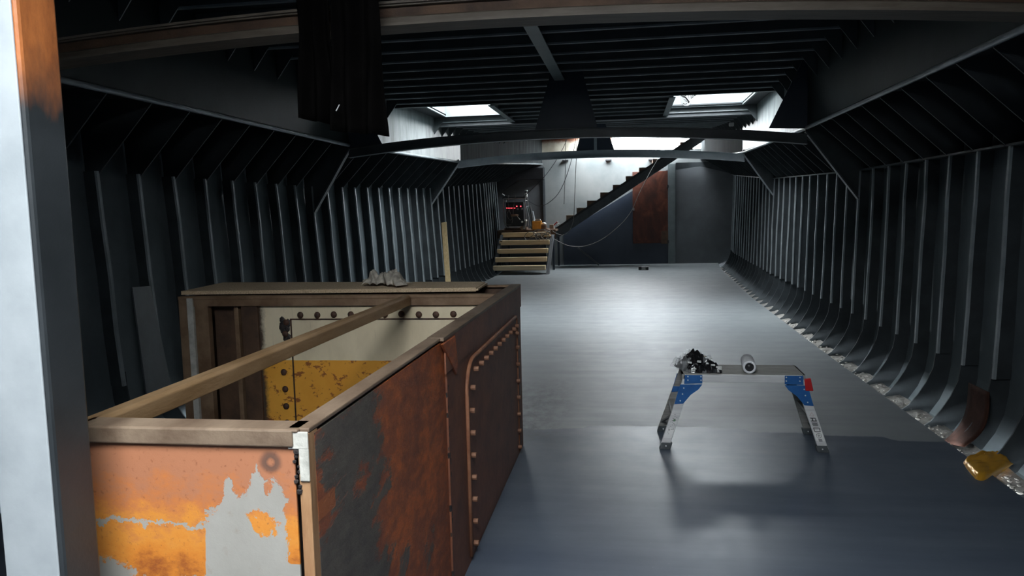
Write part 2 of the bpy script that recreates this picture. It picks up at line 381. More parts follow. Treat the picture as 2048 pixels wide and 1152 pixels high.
# ------------------------------------------------------------------ hull lines
def XR(y): return lerp([(9, 2.45), (14, 2.49), (20.7, 2.72), (22.7, 2.90)], y)        # inner edge of right frames
def XL(y): return lerp([(9.4, -3.71), (14, -3.60), (19.3, -3.56), (22.7, -3.75)], y)  # inner edge of left frames
def SH(y): return lerp([(9, 0), (14, .11), (17.5, .28), (21, .46), (23, .55)], y)      # sheer of the side deck
def RF(y): return lerp([(13, 0), (15, .08), (17.5, .25), (21, .46), (23, .55)], y)     # sheer of the roof
def CR(y): return lerp([(9, 1.92), (14, 2.01), (23, 2.05)], y)                          # coaming faces
def CL(y): return lerp([(9, -3.27), (14, -3.11), (17, -3.06), (19.5, -2.9), (23, -2.45)], y)
Y0, Y1 = -3.6, 22.7
YS = [Y0, 0, 3, 6, 9, 10.5, 12, 14, 15.7, 17.5, 19.3, 21, Y1 + .1]
FR = [8.85 + .475 * k for k in range(-22, 29)]
A0, A1, A2 = 3.6, 8.85, 8.85 + 11 * .475

# floor
b = MB()
L = [(x, y, z) for y in YS for x, z in ((XL(y) + .24, 0), (XR(y) - .36, 0))]
rings = [[(XL(y) + .24, y, -.03), (XR(y) - .36, y, -.03), (XR(y) - .36, y, 0), (XL(y) + .24, y, 0)] for y in YS]
b.sweep(rings)
fl = b.build('floor', M['floor']); tag(fl, 'grey and dark blue painted steel floor of the hold', 'floor', kind='structure')

def side_wall(name, label, X, s):
    # s=+1 right, -1 left
    prof = [(2.62, .12, 1), (2.0, .12, 1), (1.2, .11, 0), (.5, .12, 0), (.3, .12, 0), (.15, .10, 0), (.02, .05, 0), (-.09, -.02, 0), (-.17, -.14, 0), (-.21, -.7, 0)]
    def fx(y, z): return X(y) + s * (.03 * (z - 1.45) if s > 0 else .055 * (z - 1.3))
    b = MB()
    secs = []
    for y in YS:
        secs.append([(fx(y, z) + s * o, y, z + SH(y) * sh) for z, o, sh in prof])
    b.sweep(secs, closed=False)
    w = b.build(name, M['hull'], solid=.012); tag(w, label, 'wall', kind='structure')
    return w, fx
wr, fxr = side_wall('wall_right', 'dark grey riveted hull side with frames, right of the step bench', XR, 1)
wl, fxl = side_wall('wall_left', 'dark grey hull side with frames, behind the rusty tank', XL, -1)
wr['label'] = 'dark grey hull side with frames on the side of the step bench'

for s, w, fx, C in ((1, wr, fxr, CR), (-1, wl, fxl, CL)):
    for y in FR:
        if y < -1 or y > 22.4: continue
        top = 1.96 + SH(y)
        zs = [.40, .8, 1.2, 1.6, top]
        jit = [random.uniform(-.006, .006) for _ in zs]
        b = MB()
        inner = [fx(y, z) + j for z, j in zip(zs, jit)]
        b.sweep([[(xi, y - .005, z), (xi + s * .108, y - .005, z), (xi + s * .108, y + .005, z), (xi, y + .005, z)] for xi, z in zip(inner, zs)])
        nf = len(b.b.faces)
        b.sweep([[(xi - s * .004, y - .014, z), (xi + s * .014, y - .014, z), (xi + s * .014, y + .014, z), (xi - s * .004, y + .014, z)] for xi, z in zip(inner, zs)])
        b.b.faces.ensure_lookup_table()
        for f in b.b.faces[nf:]: f.material_index = 1
        b.build('frame', M['frame'], w).data.materials.append(M['bulb'])
        # knee plate from the frame foot round the bilge
        x0 = fx(y, .4)
        kin = [(.50, .0), (.40, -.004), (.28, -.02), (.16, -.07), (.06, -.13), (-.03, -.20), (-.10, -.30)]
        kout = [(-.18, -.30), (-.16, -.14), (-.08, -.01), (.02, .05), (.15, .10), (.3, .12), (.50, .12)]
        b = MB(); b.prism([(x0 + s * o, y + .018, z) for z, o in kin + kout], (0, .012, 0))
        b.build('knee', M['frame'], w)
        # gusset to the coaming
        if abs(y - A0) > .2 and abs(y - A1) > .1 and abs(y - A2) > .1:
            zc = 2.45 + SH(y)
            b = MB(); b.prism([(fx(y, top) - s * .0, y + .012, top - .02), (C(y) + s * .03, y + .012, zc - .035), (C(y) + s * .03, y + .012, zc + .02), (fx(y, zc) + s * .1, y + .012, zc + .02), (fx(y, top) + s * .1, y + .012, top - .12)], (0, .012, 0))
            b.build('gusset', M['frame' if y > 8.8 else 'roof'], w)  # near gussets take a darker paint that carries the dimness there
    # side deck and coaming
    b = MB()
    b.sweep([[(C(y) + s * .01, y, 2.46 + SH(y)), (fx(y, 2.6) + s * .14, y, 2.46 + SH(y)), (fx(y, 2.6) + s * .14, y, 2.50 + SH(y)), (C(y) + s * .01, y, 2.50 + SH(y))] for y in YS])
    dk = b.build('side_deck', M['roof'], w)
    b = MB()
    tops = lambda y: 3.24 + RF(y) + (.22 if y > 19.5 else 0)
    yy = [y for y in YS]
    b.sweep([[(C(y), y, 2.43 + SH(y)), (C(y) + s * .012, y, 2.43 + SH(y)), (C(y) + s * .012, y, tops(y)), (C(y), y, tops(y))] for y in yy if y < 9] + [[(C(8.87), 8.87, 2.43), (C(8.87) + s * .012, 8.87, 2.43), (C(8.87) + s * .012, 8.87, tops(8.87)), (C(8.87), 8.87, tops(8.87))]])
    b.build('coaming', M['coaming_shaded'], w)
    for q0, q1, m_ in ((8.87, 14.3, 'coaming'), (14.3, 22.8, 'coaming_far')):
        b = MB(); b.sweep([[(C(y) , y, 2.43 + SH(y)), (C(y) + s * .012, y, 2.43 + SH(y)), (C(y) + s * .012, y, tops(y)), (C(y) , y, tops(y))] for y in [q0] + [q for q in yy if q0 < q < q1] + [q1]])
        b.build('coaming', M[m_], w)
    b = MB(); b.tube([(C(y) - s * .004, y, 2.43 + SH(y)) for y in YS], .021, 10); b.build('coaming_bead', M['bulb'], w, smooth=True)
    if s > 0:
        b = MB()
        b.sweep([[(fx(y, 2) - .02, y, 1.95 + SH(y)), (fx(y, 2) + .11, y, 1.95 + SH(y)), (fx(y, 2) + .11, y, 1.965 + SH(y)), (fx(y, 2) - .02, y, 1.965 + SH(y))] for y in YS])
        b.build('stringer', M['frame'], w)

# ------------------------------------------------------------------ roof with skylights
b = MB()
def roofbox(x0, x1, ys):
    if ys[0] == ys[-1]: return
    b.sweep([[(x0 if x0 > -9 else CL(y) - .05, y, 3.17 + RF(y)), (x1 if x1 < 9 else CR(y) + .05, y, 3.17 + RF(y)), (x1 if x1 < 9 else CR(y) + .05, y, 3.19 + RF(y)), (x0 if x0 > -9 else CL(y) - .05, y, 3.19 + RF(y))] for y in ys])
sy0, sy1 = 10.72, 12.40
roofbox(-9, 9, [Y0, REAR[2]])
roofbox(-9, REAR[0], [REAR[2], REAR[3]]); roofbox(REAR[1], 9, [REAR[2], REAR[3]])
roofbox(-9, 9, [REAR[3], 4, 9, sy0])
roofbox(-9, SKY[0][0], [sy0, sy1]); roofbox(SKY[0][1], SKY[1][0], [sy0, sy1]); roofbox(SKY[1][1], 9, [sy0, sy1])
roofbox(-9, 9, [sy1, 13, 15, 17.5, 21, HATCH[2]])
roofbox(-9, HATCH[0], [HATCH[2], Y1]); roofbox(HATCH[1], 9, [HATCH[2], Y1])
ceil = b.build('ceiling', M['roof']); tag(ceil, 'dark steel roof plating over the hold', 'ceiling', kind='structure')
YB = [6.13 + .461 * k for k in range(-5, 28)]
for y in YB:
    if y > 21.2: continue
    z = 3.08 + RF(y); segs = [(CL(y), CR(y), 1, 1)]
    if sy0 - .1 < y < sy1 + .1: segs = [(SKY[0][1] + .03, SKY[1][0] - .03, 0, 0)]
    for x0, x1, a, c in segs:
        b = MB(); b.box(x0, x1, y - .006, y + .006, z, z + .092); nf = len(b.b.faces); b.box(x0 + .01, x1 - .01, y - .016, y + .016, z, z + .016)
        b.b.faces.ensure_lookup_table()
        for f in b.b.faces[nf:]: f.material_index = 1
        bm_ = b.build('roof_beam', M['beam'], ceil); bm_.data.materials.append(M['bulb'])
        if a:
            for s, e in ((1, x0), (-1, x1)):
                b = MB(); b.prism([(e, y - .02, z + .03), (e + s * .16, y - .02, z + .03), (e, y - .02, z - .18)], (0, .01, 0))
                b.build('bracket', M['beam'], bm_)
for s in SKY:
    pass
for i, (x0, x1, y0, y1) in enumerate(SKY):
    w = MB(); zt = 3.56; th = .03
    w.box(x0 - th, x0, y0 - th, y1 + th, 3.15, zt); w.box(x1, x1 + th, y0 - th, y1 + th, 3.15, zt)
    w.box(x0, x1, y0 - th, y0, 3.15, zt); w.box(x0, x1, y1, y1 + th, 3.15, zt)
    c = w.build('window_%d' % (i + 1), M['girder'])
    tag(c, 'steel curb of the open skylight over the ' + ('side of the welding machine' if i == 0 else 'side of the red door'), 'skylight', kind='structure')
# cross girders by the skylights
b = MB(); b.box(CL(12.9), CR(12.9), 12.62, 12.64, 3.03, 3.17); b.box(CL(12.9), CR(12.9), 12.57, 12.69, 3.02, 3.032); b.build('cross_girder', M['tie'], ceil)
b = MB(); b.box(CL(10.6) + .02, CR(10.6) - .02, 10.55, 10.562, 3.08, 3.17); b.box(CL(10.6) + .02, CR(10.6) - .02, 10.53, 10.582, 3.07, 3.082); b.build('cross_girder', M['beam'], ceil)
# unseen baffle plates added under the roof opening to keep daylight off the hull
for x in (REAR[0] - .04, REAR[1]):
    MB().box(x, x + .04, REAR[2] - .2, 1.35, 1.9 if x < 0 else 2.08, 3.17).build('light_baffle', M['roof'], ceil)
# ridge girder
b = MB(); b.box(-.762, -.75, 1.4, A1, 3.07, 3.17); b.box(-.812, -.70, 1.4, A1, 3.058, 3.07); b.build('ridge_girder', M['girder'], ceil)
b = MB(); b.box(-.662, -.65, A1 + .02, 15.6, 3.07, 3.17); b.box(-.70, -.61, A1 + .02, 15.6, 3.058, 3.07); b.build('ridge_girder', M['girder'], ceil)
for x in (-1.86, .58):
    b = MB(); b.box(x, x + .012, 10.57, 12.6, 3.06, 3.17); b.box(x - .03, x + .05, 10.57, 12.6, 3.05, 3.06); b.build('skylight_carling', M['girder'], ceil)

# ------------------------------------------------------------------ web frames (tie beams with brackets)
def web_frame(y, zc, hweb, cam_, wl_, wm, label, plates, fw=.11):
    root = thing('web_frame', label, 'beam', (-.66, y, 0), kind='structure')
    xl, xr = CL(y), CR(y)
    N = 26; secw = []; secf = []; sect = []
    for i in range(N + 1):
        x = xl + (xr - xl) * i / N; z = zc - cam_ * (x + .8) ** 2
        secw.append([(x, y - .006, z - hweb), (x, y + .006, z - hweb), (x, y + .006, z), (x, y - .006, z)])
        secf.append([(x, y - fw / 2, z - hweb - .012), (x, y + fw / 2, z - hweb - .012), (x, y + fw / 2, z - hweb), (x, y - fw / 2, z - hweb)])
        sect.append([(x, y - fw / 4, z), (x, y + fw / 4, z), (x, y + fw / 4, z + .012), (x, y - fw / 4, z + .012)])
    MB().sweep(secw).build('web_plate', wm, root)
    MB().sweep(secf).build('flange', wl_, root)
    MB().sweep(sect).build('flange', wl_, root)
    for s, C, fx in ((1, CR, fxr), (-1, CL, fxl)):
        zb = 1.65 + SH(y) * 1.1; zt = 2.44 + SH(y)
        p = Vector((fx(y, zb) - s * .01, y, zb)); q = Vector((C(y) - s * .02, y, zt - .06))
        b = MB(); b.prism([p, q, (C(y) - s * .02, y, zt + .03), (fx(y, zt) + s * .1, y, zt + .03), (fx(y, zb) + s * .1, y, zb)], (0, .012, 0)); b.build('bracket_and_shade_plate', M['frame'], root)
        b = MB(); b.bar(p, q, .07, .014, (0, 1, 0)) if False else b.hexa([p + Vector((0, -.035, 0)), p + Vector((0, .035, 0)), p + Vector((s * .014, .035, .008)), p + Vector((s * .014, -.035, .008)),
            q + Vector((0, -.035, 0)), q + Vector((0, .035, 0)), q + Vector((s * .014, .035, .008)), q + Vector((s * .014, -.035, .008))])
        b.build('bracket_flange', wl_, root)
    for pl in plates:
        MB().prism([(x, y - .006, z) for x, z in pl], (0, .012, 0)).build('gusset_plate', M['navy'], root)
    return root
wf0 = web_frame(A0, 2.575, .098, .018, M['primer'], M['rustdark'], 'brown primed tie beam crossing just above the rusty tank', [], fw=.17)
secs, sec2 = [], []
for i in range(27):
    x = CL(A0) + (CR(A0) - CL(A0)) * i / 26; z = 2.575 - .018 * (x + .8) ** 2
    secs.append([(x, A0 - .024, z - .098), (x, A0 - .010, z - .098), (x, A0 - .010, z - .052), (x, A0 - .024, z - .060)])
    sec2.append([(x, A0 - .03, z - .008), (x, A0 - .008, z - .008), (x, A0 - .008, z + .004), (x, A0 - .03, z + .004)])
MB().sweep(secs).build('lit_lower_strip', M['primer'], wf0); MB().sweep(sec2).build('upper_lip', M['primer'], wf0)  # lower strip added in pale primer to paint the lit band
web_frame(A1, 2.512, .085, .022, M['tie'], M['tie'], 'dark tie beam with a wide gusset plate, second from the camera',
          [[(-1.05, 2.5), (-.335, 2.52), (-.50, 3.16), (-.85, 3.16)], [(1.52, 2.44), (1.92, 2.42), (1.92, 3.16), (1.87, 3.16)], [(-2.85, 2.42), (-3.27, 2.38), (-3.27, 3.16), (-3.22, 3.16)]])
web_frame(A2, 2.655, .11, .020, M['tie2'], M['tie2'], 'grey tie beam nearest the far stairs, painted lighter as if skylit',
          [[(-.92, 2.66), (-.24, 2.66), (-.42, 3.2), (-.78, 3.2)]])
b = MB(); b.box(-.6, -.55, A2 - .05, A2 - .006, 2.66, 3.2); b.build('trim_1', M['tie2']); tag(bpy.data.objects['trim_1'], 'thin grey stiffener on the gusset plate of the far tie beam', 'stiffener', kind='structure')

# ------------------------------------------------------------------ far bulkhead, rear bulkhead
b = MB(); b.prism([(-4.2, Y1, -.2), (3.2, Y1, -.2), (3.2, Y1, 3.26), (-.5, Y1, 3.26), (-.5, Y1, 3.3), (-4.2, Y1, 3.3)], (0, .04, 0))
wf = b.build('wall_far', M['grey_wall']); tag(wf, 'light grey steel bulkhead behind the far stairs', 'wall', kind='structure')
MB().box(-4.2, -.45, Y1 + .0, Y1 + .04, 3.3, 3.75).build('upper_panel', M['cream'], wf)
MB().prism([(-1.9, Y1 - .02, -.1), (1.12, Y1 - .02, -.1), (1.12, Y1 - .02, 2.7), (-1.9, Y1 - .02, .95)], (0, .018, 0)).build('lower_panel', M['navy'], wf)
MB().box(1.3, 3.1, Y1 - .03, Y1 - .002, -.1, 2.85).build('side_panel', M['wall_dim'], wf)
MB().box(-4.1, -2.44, Y1 - .03, Y1 - .002, -.1, 2.9).build('side_panel', M['wall_dim'], wf)  # darker panel paints in the shade below the side deck
MB().box(1.12, 1.32, Y1 - .09, Y1 - .002, 0, 2.85).build('pillar', M['girder'], wf)
MB().box(-2.47, -2.41, Y1 - .10, Y1 - .002, 0, 2.86).build('rib', M['tie'], wf)
MB().prism([(-3.75, 22.35, 2.17), (-3.14, 22.35, 2.52), (-2.43, 22.35, 2.53), (-2.43, 22.35, 2.84), (-2.99, 22.35, 2.87), (-3.9, 22.35, 2.75)], (0, .3, 0)).build('bracket_and_shade_plate', M['black'], wf)  # black plate standing in for the shadow under the side deck
MB().prism([(1.32, 22.3, 2.66), (2.0, 22.3, 2.74), (2.9, 22.3, 2.50), (2.95, 22.3, 2.85), (1.32, 22.3, 2.86)], (0, .03, 0)).build('header_plate', M['tie'], wf)
b = MB(); b.bar((1.32, 22.25, 2.66), (2.0, 22.25, 2.74), .012, .012 * 1); b.build('header_flange', M['girder'], wf)
MB().box(-4.2, 3.2, Y0 - .04, Y0, -.2, 3.3).build('wall_rear', M['hull'])
tag(bpy.data.objects['wall_rear'], 'dark grey steel bulkhead behind the camera', 'wall', kind='structure')
# red door
d = thing('door_1', 'rusty red steel door panel under the far stairs', 'door', (.62, Y1 - .03, .6), kind='structure')
MB().box(.12, 1.12, Y1 - .07, Y1 - .022, .6, 2.66).build('door_leaf', M['door'], d, bevel=.008)
MB().box(.92, 1.12, Y1 - .10, Y1 - .07, .58, .95).build('kick_plate', M['rustdark'], d)
b = MB(); b.box(1.09, 1.14, Y1 - .12, Y1 - .07, .98 + 1.2, 1.06 + 1.2); b.build('hinge', M['black'], d)
b = MB(); b.box(1.09, 1.14, Y1 - .12, Y1 - .07, .60, .68); b.build('hinge', M['black'], d)
b = MB(); b.box(.12, .17, Y1 - .11, Y1 - .07, 1.55, 1.63); b.build('latch', M['steel'], d)
# little lugs high on the wall
for i, (px, lab) in enumerate(((1131, 'small black lug on the pale bulkhead farthest from the red door'), (1217, 'small black lug midway along the pale bulkhead'), (1303, 'small black lug on the pale bulkhead directly above the red door'))):
    c = at(px, 321.5 - i * 1.0, 'y', Y1 - .03)
    b = MB(); b.box(c.x - .085, c.x + .085, Y1 - .13, Y1, c.z - .022, c.z + .022); b.box(c.x - .07, c.x + .07, Y1 - .15, Y1 - .12, c.z - .03, c.z + .004)
    tag(b.build('wall_lug', M['black'], bevel=.006), lab, 'lug', 'black lugs on the far bulkhead')

# ------------------------------------------------------------------ far steel stairs
ys0, ys1 = 21.55, 22.45
st = thing('steel_stairs', 'dark steel stairs climbing along the far bulkhead', 'stairs', (-1.9, ys0, 0))
pa, pb = at(1100, 463, 'y', ys0), at(1430, 243, 'y', ys0)
d = (pb - pa)
for yy in (ys0, ys1):
    b = MB(); off = Vector((0, 0, -.30))
    a_, b_ = Vector((pa.x, yy, pa.z)), Vector((pb.x, yy, pb.z))
    b.prism([a_, b_, b_ + off, a_ + off], (0, .02, 0)); b.build('stringer', M['tie'], st)
b = MB(); b.prism([Vector((pa.x, ys0 - .01, pa.z)), Vector((pb.x, ys0 - .01, pb.z)), Vector((pb.x, ys0 - .01, pb.z - .07)), Vector((pa.x, ys0 - .01, pa.z - .07))], (0, .01, 0))
b.build('stringer_cap', M['black'], st)
steps = [(560, 800), (655, 735), (775, 660), (890, 590), (1008, 512), (1130, 433), (1255, 355), (1380, 277), (1505, 200)]
for i, (u, v) in enumerate([(465, 868), ] + steps):
    c = at(1030 + u / 4.551, 240 + v / 4.551, 'y', ys0)
    b = MB(); b.box(c.x, c.x + .33, ys0 + .02, ys1, c.z - .045, c.z); b.box(c.x, c.x + .33, ys0 + .02, ys0 + .04, c.z - .22, c.z - .045); b.box(c.x, c.x + .02, ys0 + .04, ys1, c.z - .2, c.z - .045)
    b.build('tread', M['rimtop'] if i < 2 else M['rustdark'], st)
b = MB(); b.bar(at(1155, 495, 'y', 22.3), at(1198, 530, 'y', 22.3), .05, .05); b.build('strut', M['tie'], st)
# handrail-less landing platform and pine steps
pf = thing('landing_platform', 'dark steel landing carrying the welding machine', 'platform', (-2.7, 21.6, 0))
zp = 1.10
MB().box(-3.55, -1.95, 20.80, 22.6, zp - .05, zp).build('deck_plate', M['rustdark'], pf)
MB().box(-3.55, -1.95, 20.80, 20.82, zp - .22, zp - .05).build('fascia', M['rustdark'], pf)
for x in (-3.5, -2.03):
    for y in (20.9, 22.5): MB().box(x - .03, x + .03, y - .03, y + .03, 0, zp - .05).build('leg', M['navy'], pf)
ps = thing('pine_steps', 'open flight of five pale pine steps on dark stringers', 'stairs', (-2.8, 19.6, 0))
rows = [(531, 541.8, 986, 1090), (514, 524.2, 990.5, 1093), (497, 506.8, 994.3, 1095.5), (480, 489.2, 998.7, 1098), (464, 472.8, 1003, 1099.5)]
for i, (ya, yb, xa, xb) in enumerate(rows):
    Yi = 19.42 + .28 * i
    a_, c_ = at(xa, yb, 'y', Yi), at(xb, ya, 'y', Yi)
    MB().box(a_.x, c_.x, Yi, Yi + .2, c_.z - .118, c_.z).build('step', M['pine'], ps, bevel=.004)
for s, (xa, xb) in ((-1, ((980, 551), (1001, 470))), (1, ((1092, 551), (1102, 470)))):
    a_ = at(*xa, 'y', 19.35); c_ = at(*xb, 'y', 20.52); a_.z = 0
    b = MB(); w = Vector((.07, 0, 0)) if s > 0 else Vector((.07, 0, 0))
    up = Vector((0, .26, 0))
    b.prism([a_, a_ + up, c_ + up, c_], w); b.build('stringer', M['wall_dim'], ps)

# ------------------------------------------------------------------ foreground post
c0 = at(127, 1152, 'y', 1.42); xr_ = c0.x
far = at(204, 1152, 'x', xr_); yfar = far.y
lf = at(2, 1100, 'y', 1.42)
po = thing('steel_post', 'square steel post, one face painted pale as if lit, rusting near its top', 'post', ((lf.x + xr_) / 2, 1.47, 0))
b = MB(); b.box(lf.x + .003, xr_, 1.424, yfar, 0, 3.165); b.build('post_body', M['post'], po, bevel=.008)
b = MB(); b.box(lf.x + .008, xr_ - .010, 1.419, 1.4245, 0, 3.165); b.build('lit_face', M['post_lit'], po, bevel=.002)
tag(bpy.data.objects['lit_face'], 'face painted pale grey as if lit')

# ------------------------------------------------------------------ rusty tank
TK = thing('rusty_tank', 'big open rusty steel tank with orange and grey panels', 'tank', (-1.4, 3.4, 0))
XS, ZT = -.74, 1.11
# side plates
MB().box(XS - .012, XS, 1.69, 3.0, .0, ZT - .02).build('side_panel', M['side'], TK)
MB().box(XS - .012, XS + .008, 2.99, 5.13, .0, ZT - .02).build('side_panel', M['cover'], TK)
# rim on top of side
b = MB(); b.box(XS - .055, XS, 1.66, 2.95, ZT - .012, ZT); b.box(XS - .055, XS - .045, 1.7, 2.95, ZT - .05, ZT - .01); b.build('rim', M['rimtop'], TK, bevel=.003)
b = MB(); b.box(XS - .055, XS + .014, 2.93, 5.14, ZT - .014, ZT + .002); b.box(XS - .055, XS - .045, 2.95, 4.5, ZT - .05, ZT - .01); b.build('rim', M['rimtop'], TK, bevel=.003)
b = MB(); b.box(XS + .006, XS + .013, 2.96, 5.14, ZT - .15, ZT - .012); b.build('rim_skirt', M['cover'], TK)
b = MB(); b.prism([(XS + .006, 2.90, ZT - .02), (XS + .006, 3.12, ZT - .02), (XS + .006, 3.16, ZT - .16), (XS + .006, 3.13, ZT - .19)], (.012, 0, 0)); b.build('corner_plate', M['side'], TK, bevel=.003)
# weld seam
b = MB()
for i in range(34):
    z = .95 - i * .028; r = random.uniform(.004, .011)
    bmesh.ops.create_icosphere(b.b, subdivisions=1, radius=r, matrix=Matrix.Translation((XS + .004, 3.0 + random.uniform(-.006, .006), z)) @ Matrix.Diagonal((.7, 1, 2.2, 1)))
b.build('weld_seam', M['weld'], TK)
# bolted cover with gasket bead
hy0, hy1, hz0, hz1, R_ = 3.33, 4.90, .03, .925, .15
path = [(XS + .012, hy0, hz0)] + [(XS + .012, hy0, hz1 - R_)]
for k in range(1, 9):
    a_ = k / 8 * math.pi / 2; path.append((XS + .012, hy0 + R_ - R_ * math.cos(a_), hz1 - R_ + R_ * math.sin(a_)))
for k in range(0, 9):
    a_ = k / 8 * math.pi / 2; path.append((XS + .012, hy1 - .03 + .03 * math.sin(a_), hz1 - .03 + .03 * math.cos(a_)))
path.append((XS + .012, hy1, hz0))
cov = MB().prism([(XS + .006, p[1], p[2]) for p in path], (.008, 0, 0)).build('cover_plate', M['cover'], TK)
MB().tube(path, .011, 8).build('gasket_bead', M['bead'], TK, smooth=True)
b = MB(); b.prism([(0, .013 * math.cos(k * math.pi / 3), .013 * math.sin(k * math.pi / 3)) for k in range(6)], (.024, 0, 0))
bolt0 = None
pos = [(hy0 + .055, z) for z in (.07, .175, .28, .385, .49, .595, .70)] + [(hy0 + .085, .80)]
pos += [(hy0 + .17 + k * .135, hz1 - .055) for k in range(11)]
pos += [(hy1 - .045, z) for z in (.07, .18, .29, .40, .51, .62, .73, .82)]
for y, z in pos:
    if bolt0 is None:
        bolt0 = b.build('bolt', M['bolt'], TK, bevel=.002, at=(0, 0, 0)); bolt0.location = Vector((XS + .014, y, z)) - ORG[TK.name]
    else: dupe(bolt0, (XS + .014, y, z), TK)
# front panel
PX1 = at(588, 900, 'y', 1.655).x
MB().box(-1.33, PX1, 1.655, 1.662, .0, 1.072).build('front_panel', M['front_panel'], TK, bevel=.001)
b = MB(); b.box(-1.34, -.762, 1.645, 1.725, ZT - .008, ZT); b.box(-1.34, -.775, 1.643, 1.652, 1.068, ZT - .001); b.build('front_rail', M['rimtop'], TK, bevel=.004)
b = MB(); b.box(-.768, -.741, 1.655, 1.665, 0, 1.098); b.box(-.75, -.741, 1.66, 1.71, 0, 1.098); b.build('corner_angle', M['angle'], TK, bevel=.002)
b = MB(); b.box(-.79, -.7395, 1.6485, 1.6545, 1.062, 1.104); b.box(-.764, -.7395, 1.6490, 1.6545, .985, 1.065); b.build('corner_patch', M['whitepatch'], TK, bevel=.003)
b = MB()
for k in range(9):
    bmesh.ops.create_icosphere(b.b, subdivisions=1, radius=random.uniform(.004, .009), matrix=Matrix.Translation((-.772 + random.uniform(-.006, .006), 1.655, 1.055 - k * .012)))
b.build('weld_lump', M['weld'], TK)
MB().box(-.80, -.775, 1.70, 1.71, 0, 1.07).build('gap_shade_strip', M['weld'], TK)  # black strip standing in for the deep shadow in the corner gap
# left top rail (rounded edge angle)
b = MB()
prof = [(-1.372, ZT - .058), (-1.372, ZT - .012), (-1.360, ZT), (-1.322, ZT), (-1.312, ZT - .010), (-1.312, ZT - .058)]
b.sweep([[(x, y, z) for x, z in prof] for y in (1.66, 4.5)]); b.build('left_rail', M['rail_pipe'], TK, bevel=.003)
# back bulkhead
YB_ = 4.56
MB().box(-2.33, XS - .02, YB_, YB_ + .01, .0, 1.06).build('back_panel', M['inner'], TK)
b = MB(); b.box(-2.86, XS - .055, YB_ - .03, YB_ + .03, ZT - .065, ZT); b.box(-2.86, XS - .055, YB_ - .034, YB_ - .028, ZT - .02, ZT); b.build('back_rail', M['rail'], TK, bevel=.003)
b = MB(); b.box(-2.86, -2.80, YB_ - .03, YB_ + .03, 0, ZT - .06); b.build('corner_post', M['rail'], TK, bevel=.003)
b = MB(); b.box(-2.795, -2.755, YB_ - .045, YB_ - .01, 0, ZT - .01); b.build('corner_post', M['whitepatch'], TK, bevel=.003)
b = MB(); b.box(-2.75, -2.66, YB_ - .03, YB_ + .02, 0, ZT - .06); b.build('corner_post', M['rail'], TK, bevel=.003)
MB().box(-2.66, -2.33, YB_ + .05, YB_ + .06, 0, 1.06).build('recess_plate', M['rustdark'], TK)
b = MB(); b.box(-2.44, -2.33, YB_ - .02, YB_ + .05, 0, 1.05); b.build('channel_post', M['rustdark'], TK, bevel=.004)
b = MB(); b.box(-2.50, -2.47, YB_ - .0, YB_ + .05, 0, 1.05); b.build('channel_post', M['rail'], TK, bevel=.004)
MB().box(-2.86, XS, 5.12, 5.13, 0, ZT - .012).build('rear_panel', M['rustdark'], TK)
MB().box(-2.86, -2.85, YB_, 5.12, 0, ZT - .012).build('end_panel', M['rustdark'], TK)
MB().box(-2.86, XS, 5.09, 5.14, ZT - .014, ZT).build('rear_rail', M['rail'], TK)
# rivets and seams of the back bulkhead
sx = at(572, 700, 'y', YB_).x; sz = at(700, 638, 'y', YB_).z
b = MB(); b.box(sx + .04, sx + .048, YB_ - .006, YB_, 0, sz); b.box(sx + .04, XS - .03, YB_ - .006, YB_, sz - .004, sz + .004); b.build('seam', M['rivetdark'], TK)
b = MB(); bmesh.ops.create_uvsphere(b.b, u_segments=12, v_segments=6, radius=.021, matrix=Matrix.Diagonal((1, .6, 1, 1)))
rv = None
pr = [(at(px, py, 'y', YB_).x, at(px, py, 'y', YB_).z) for px, py in
      [(601, 630), (635, 630), (668, 629), (702, 629), (770, 629), (803, 628), (838, 629), (872, 629), (907, 628), (573, 645), (571, 668), (568, 690), (568, 711), (568, 744), (571, 778), (573, 812), (575, 845), (577, 880)]]
for x, z in pr:
    if rv is None: rv = b.build('rivet', M['rivetdark'], TK, smooth=True, at=(0, 0, 0)); rv.location = Vector((x, YB_ - .004, z)) - ORG[TK.name]
    else: dupe(rv, (x, YB_ - .004, z), TK)
b = MB()
for k in range(24):
    q = at(random.uniform(564, 577), random.uniform(638, 680), 'y', YB_)
    bmesh.ops.create_icosphere(b.b, subdivisions=1, radius=random.uniform(.012, .022), matrix=Matrix.Translation((q.x, YB_ - .002, q.z)) @ Matrix.Diagonal((1, .35, 1.2, 1)))
b.build('tar_smear', M['weld'], TK)

# board and rag
bo = MB(); p = [at(366, 591, 'z', 1.114), at(957, 590, 'z', 1.114)]
yb0 = 4.60
pts = [(-2.88, 4.60), (-.94, 4.66), (-.955, 5.06), (-2.93, 5.22)]
bo = MB(); bo.prism([(x, y, 1.114) for x, y in pts], (0, 0, .024))
board = bo.build('chipboard_panel', M['chip'], bevel=.001)
tag(board, 'long chipboard plank lying across the back of the rusty tank', 'board')
b = MB(); b.prism([(-.94, 4.66, 1.120), (-.925, 4.66, 1.120), (-.94, 5.06, 1.120), (-.955, 5.06, 1.120)], (0, 0, .010)); b.build('tongue', M['chip'], board)

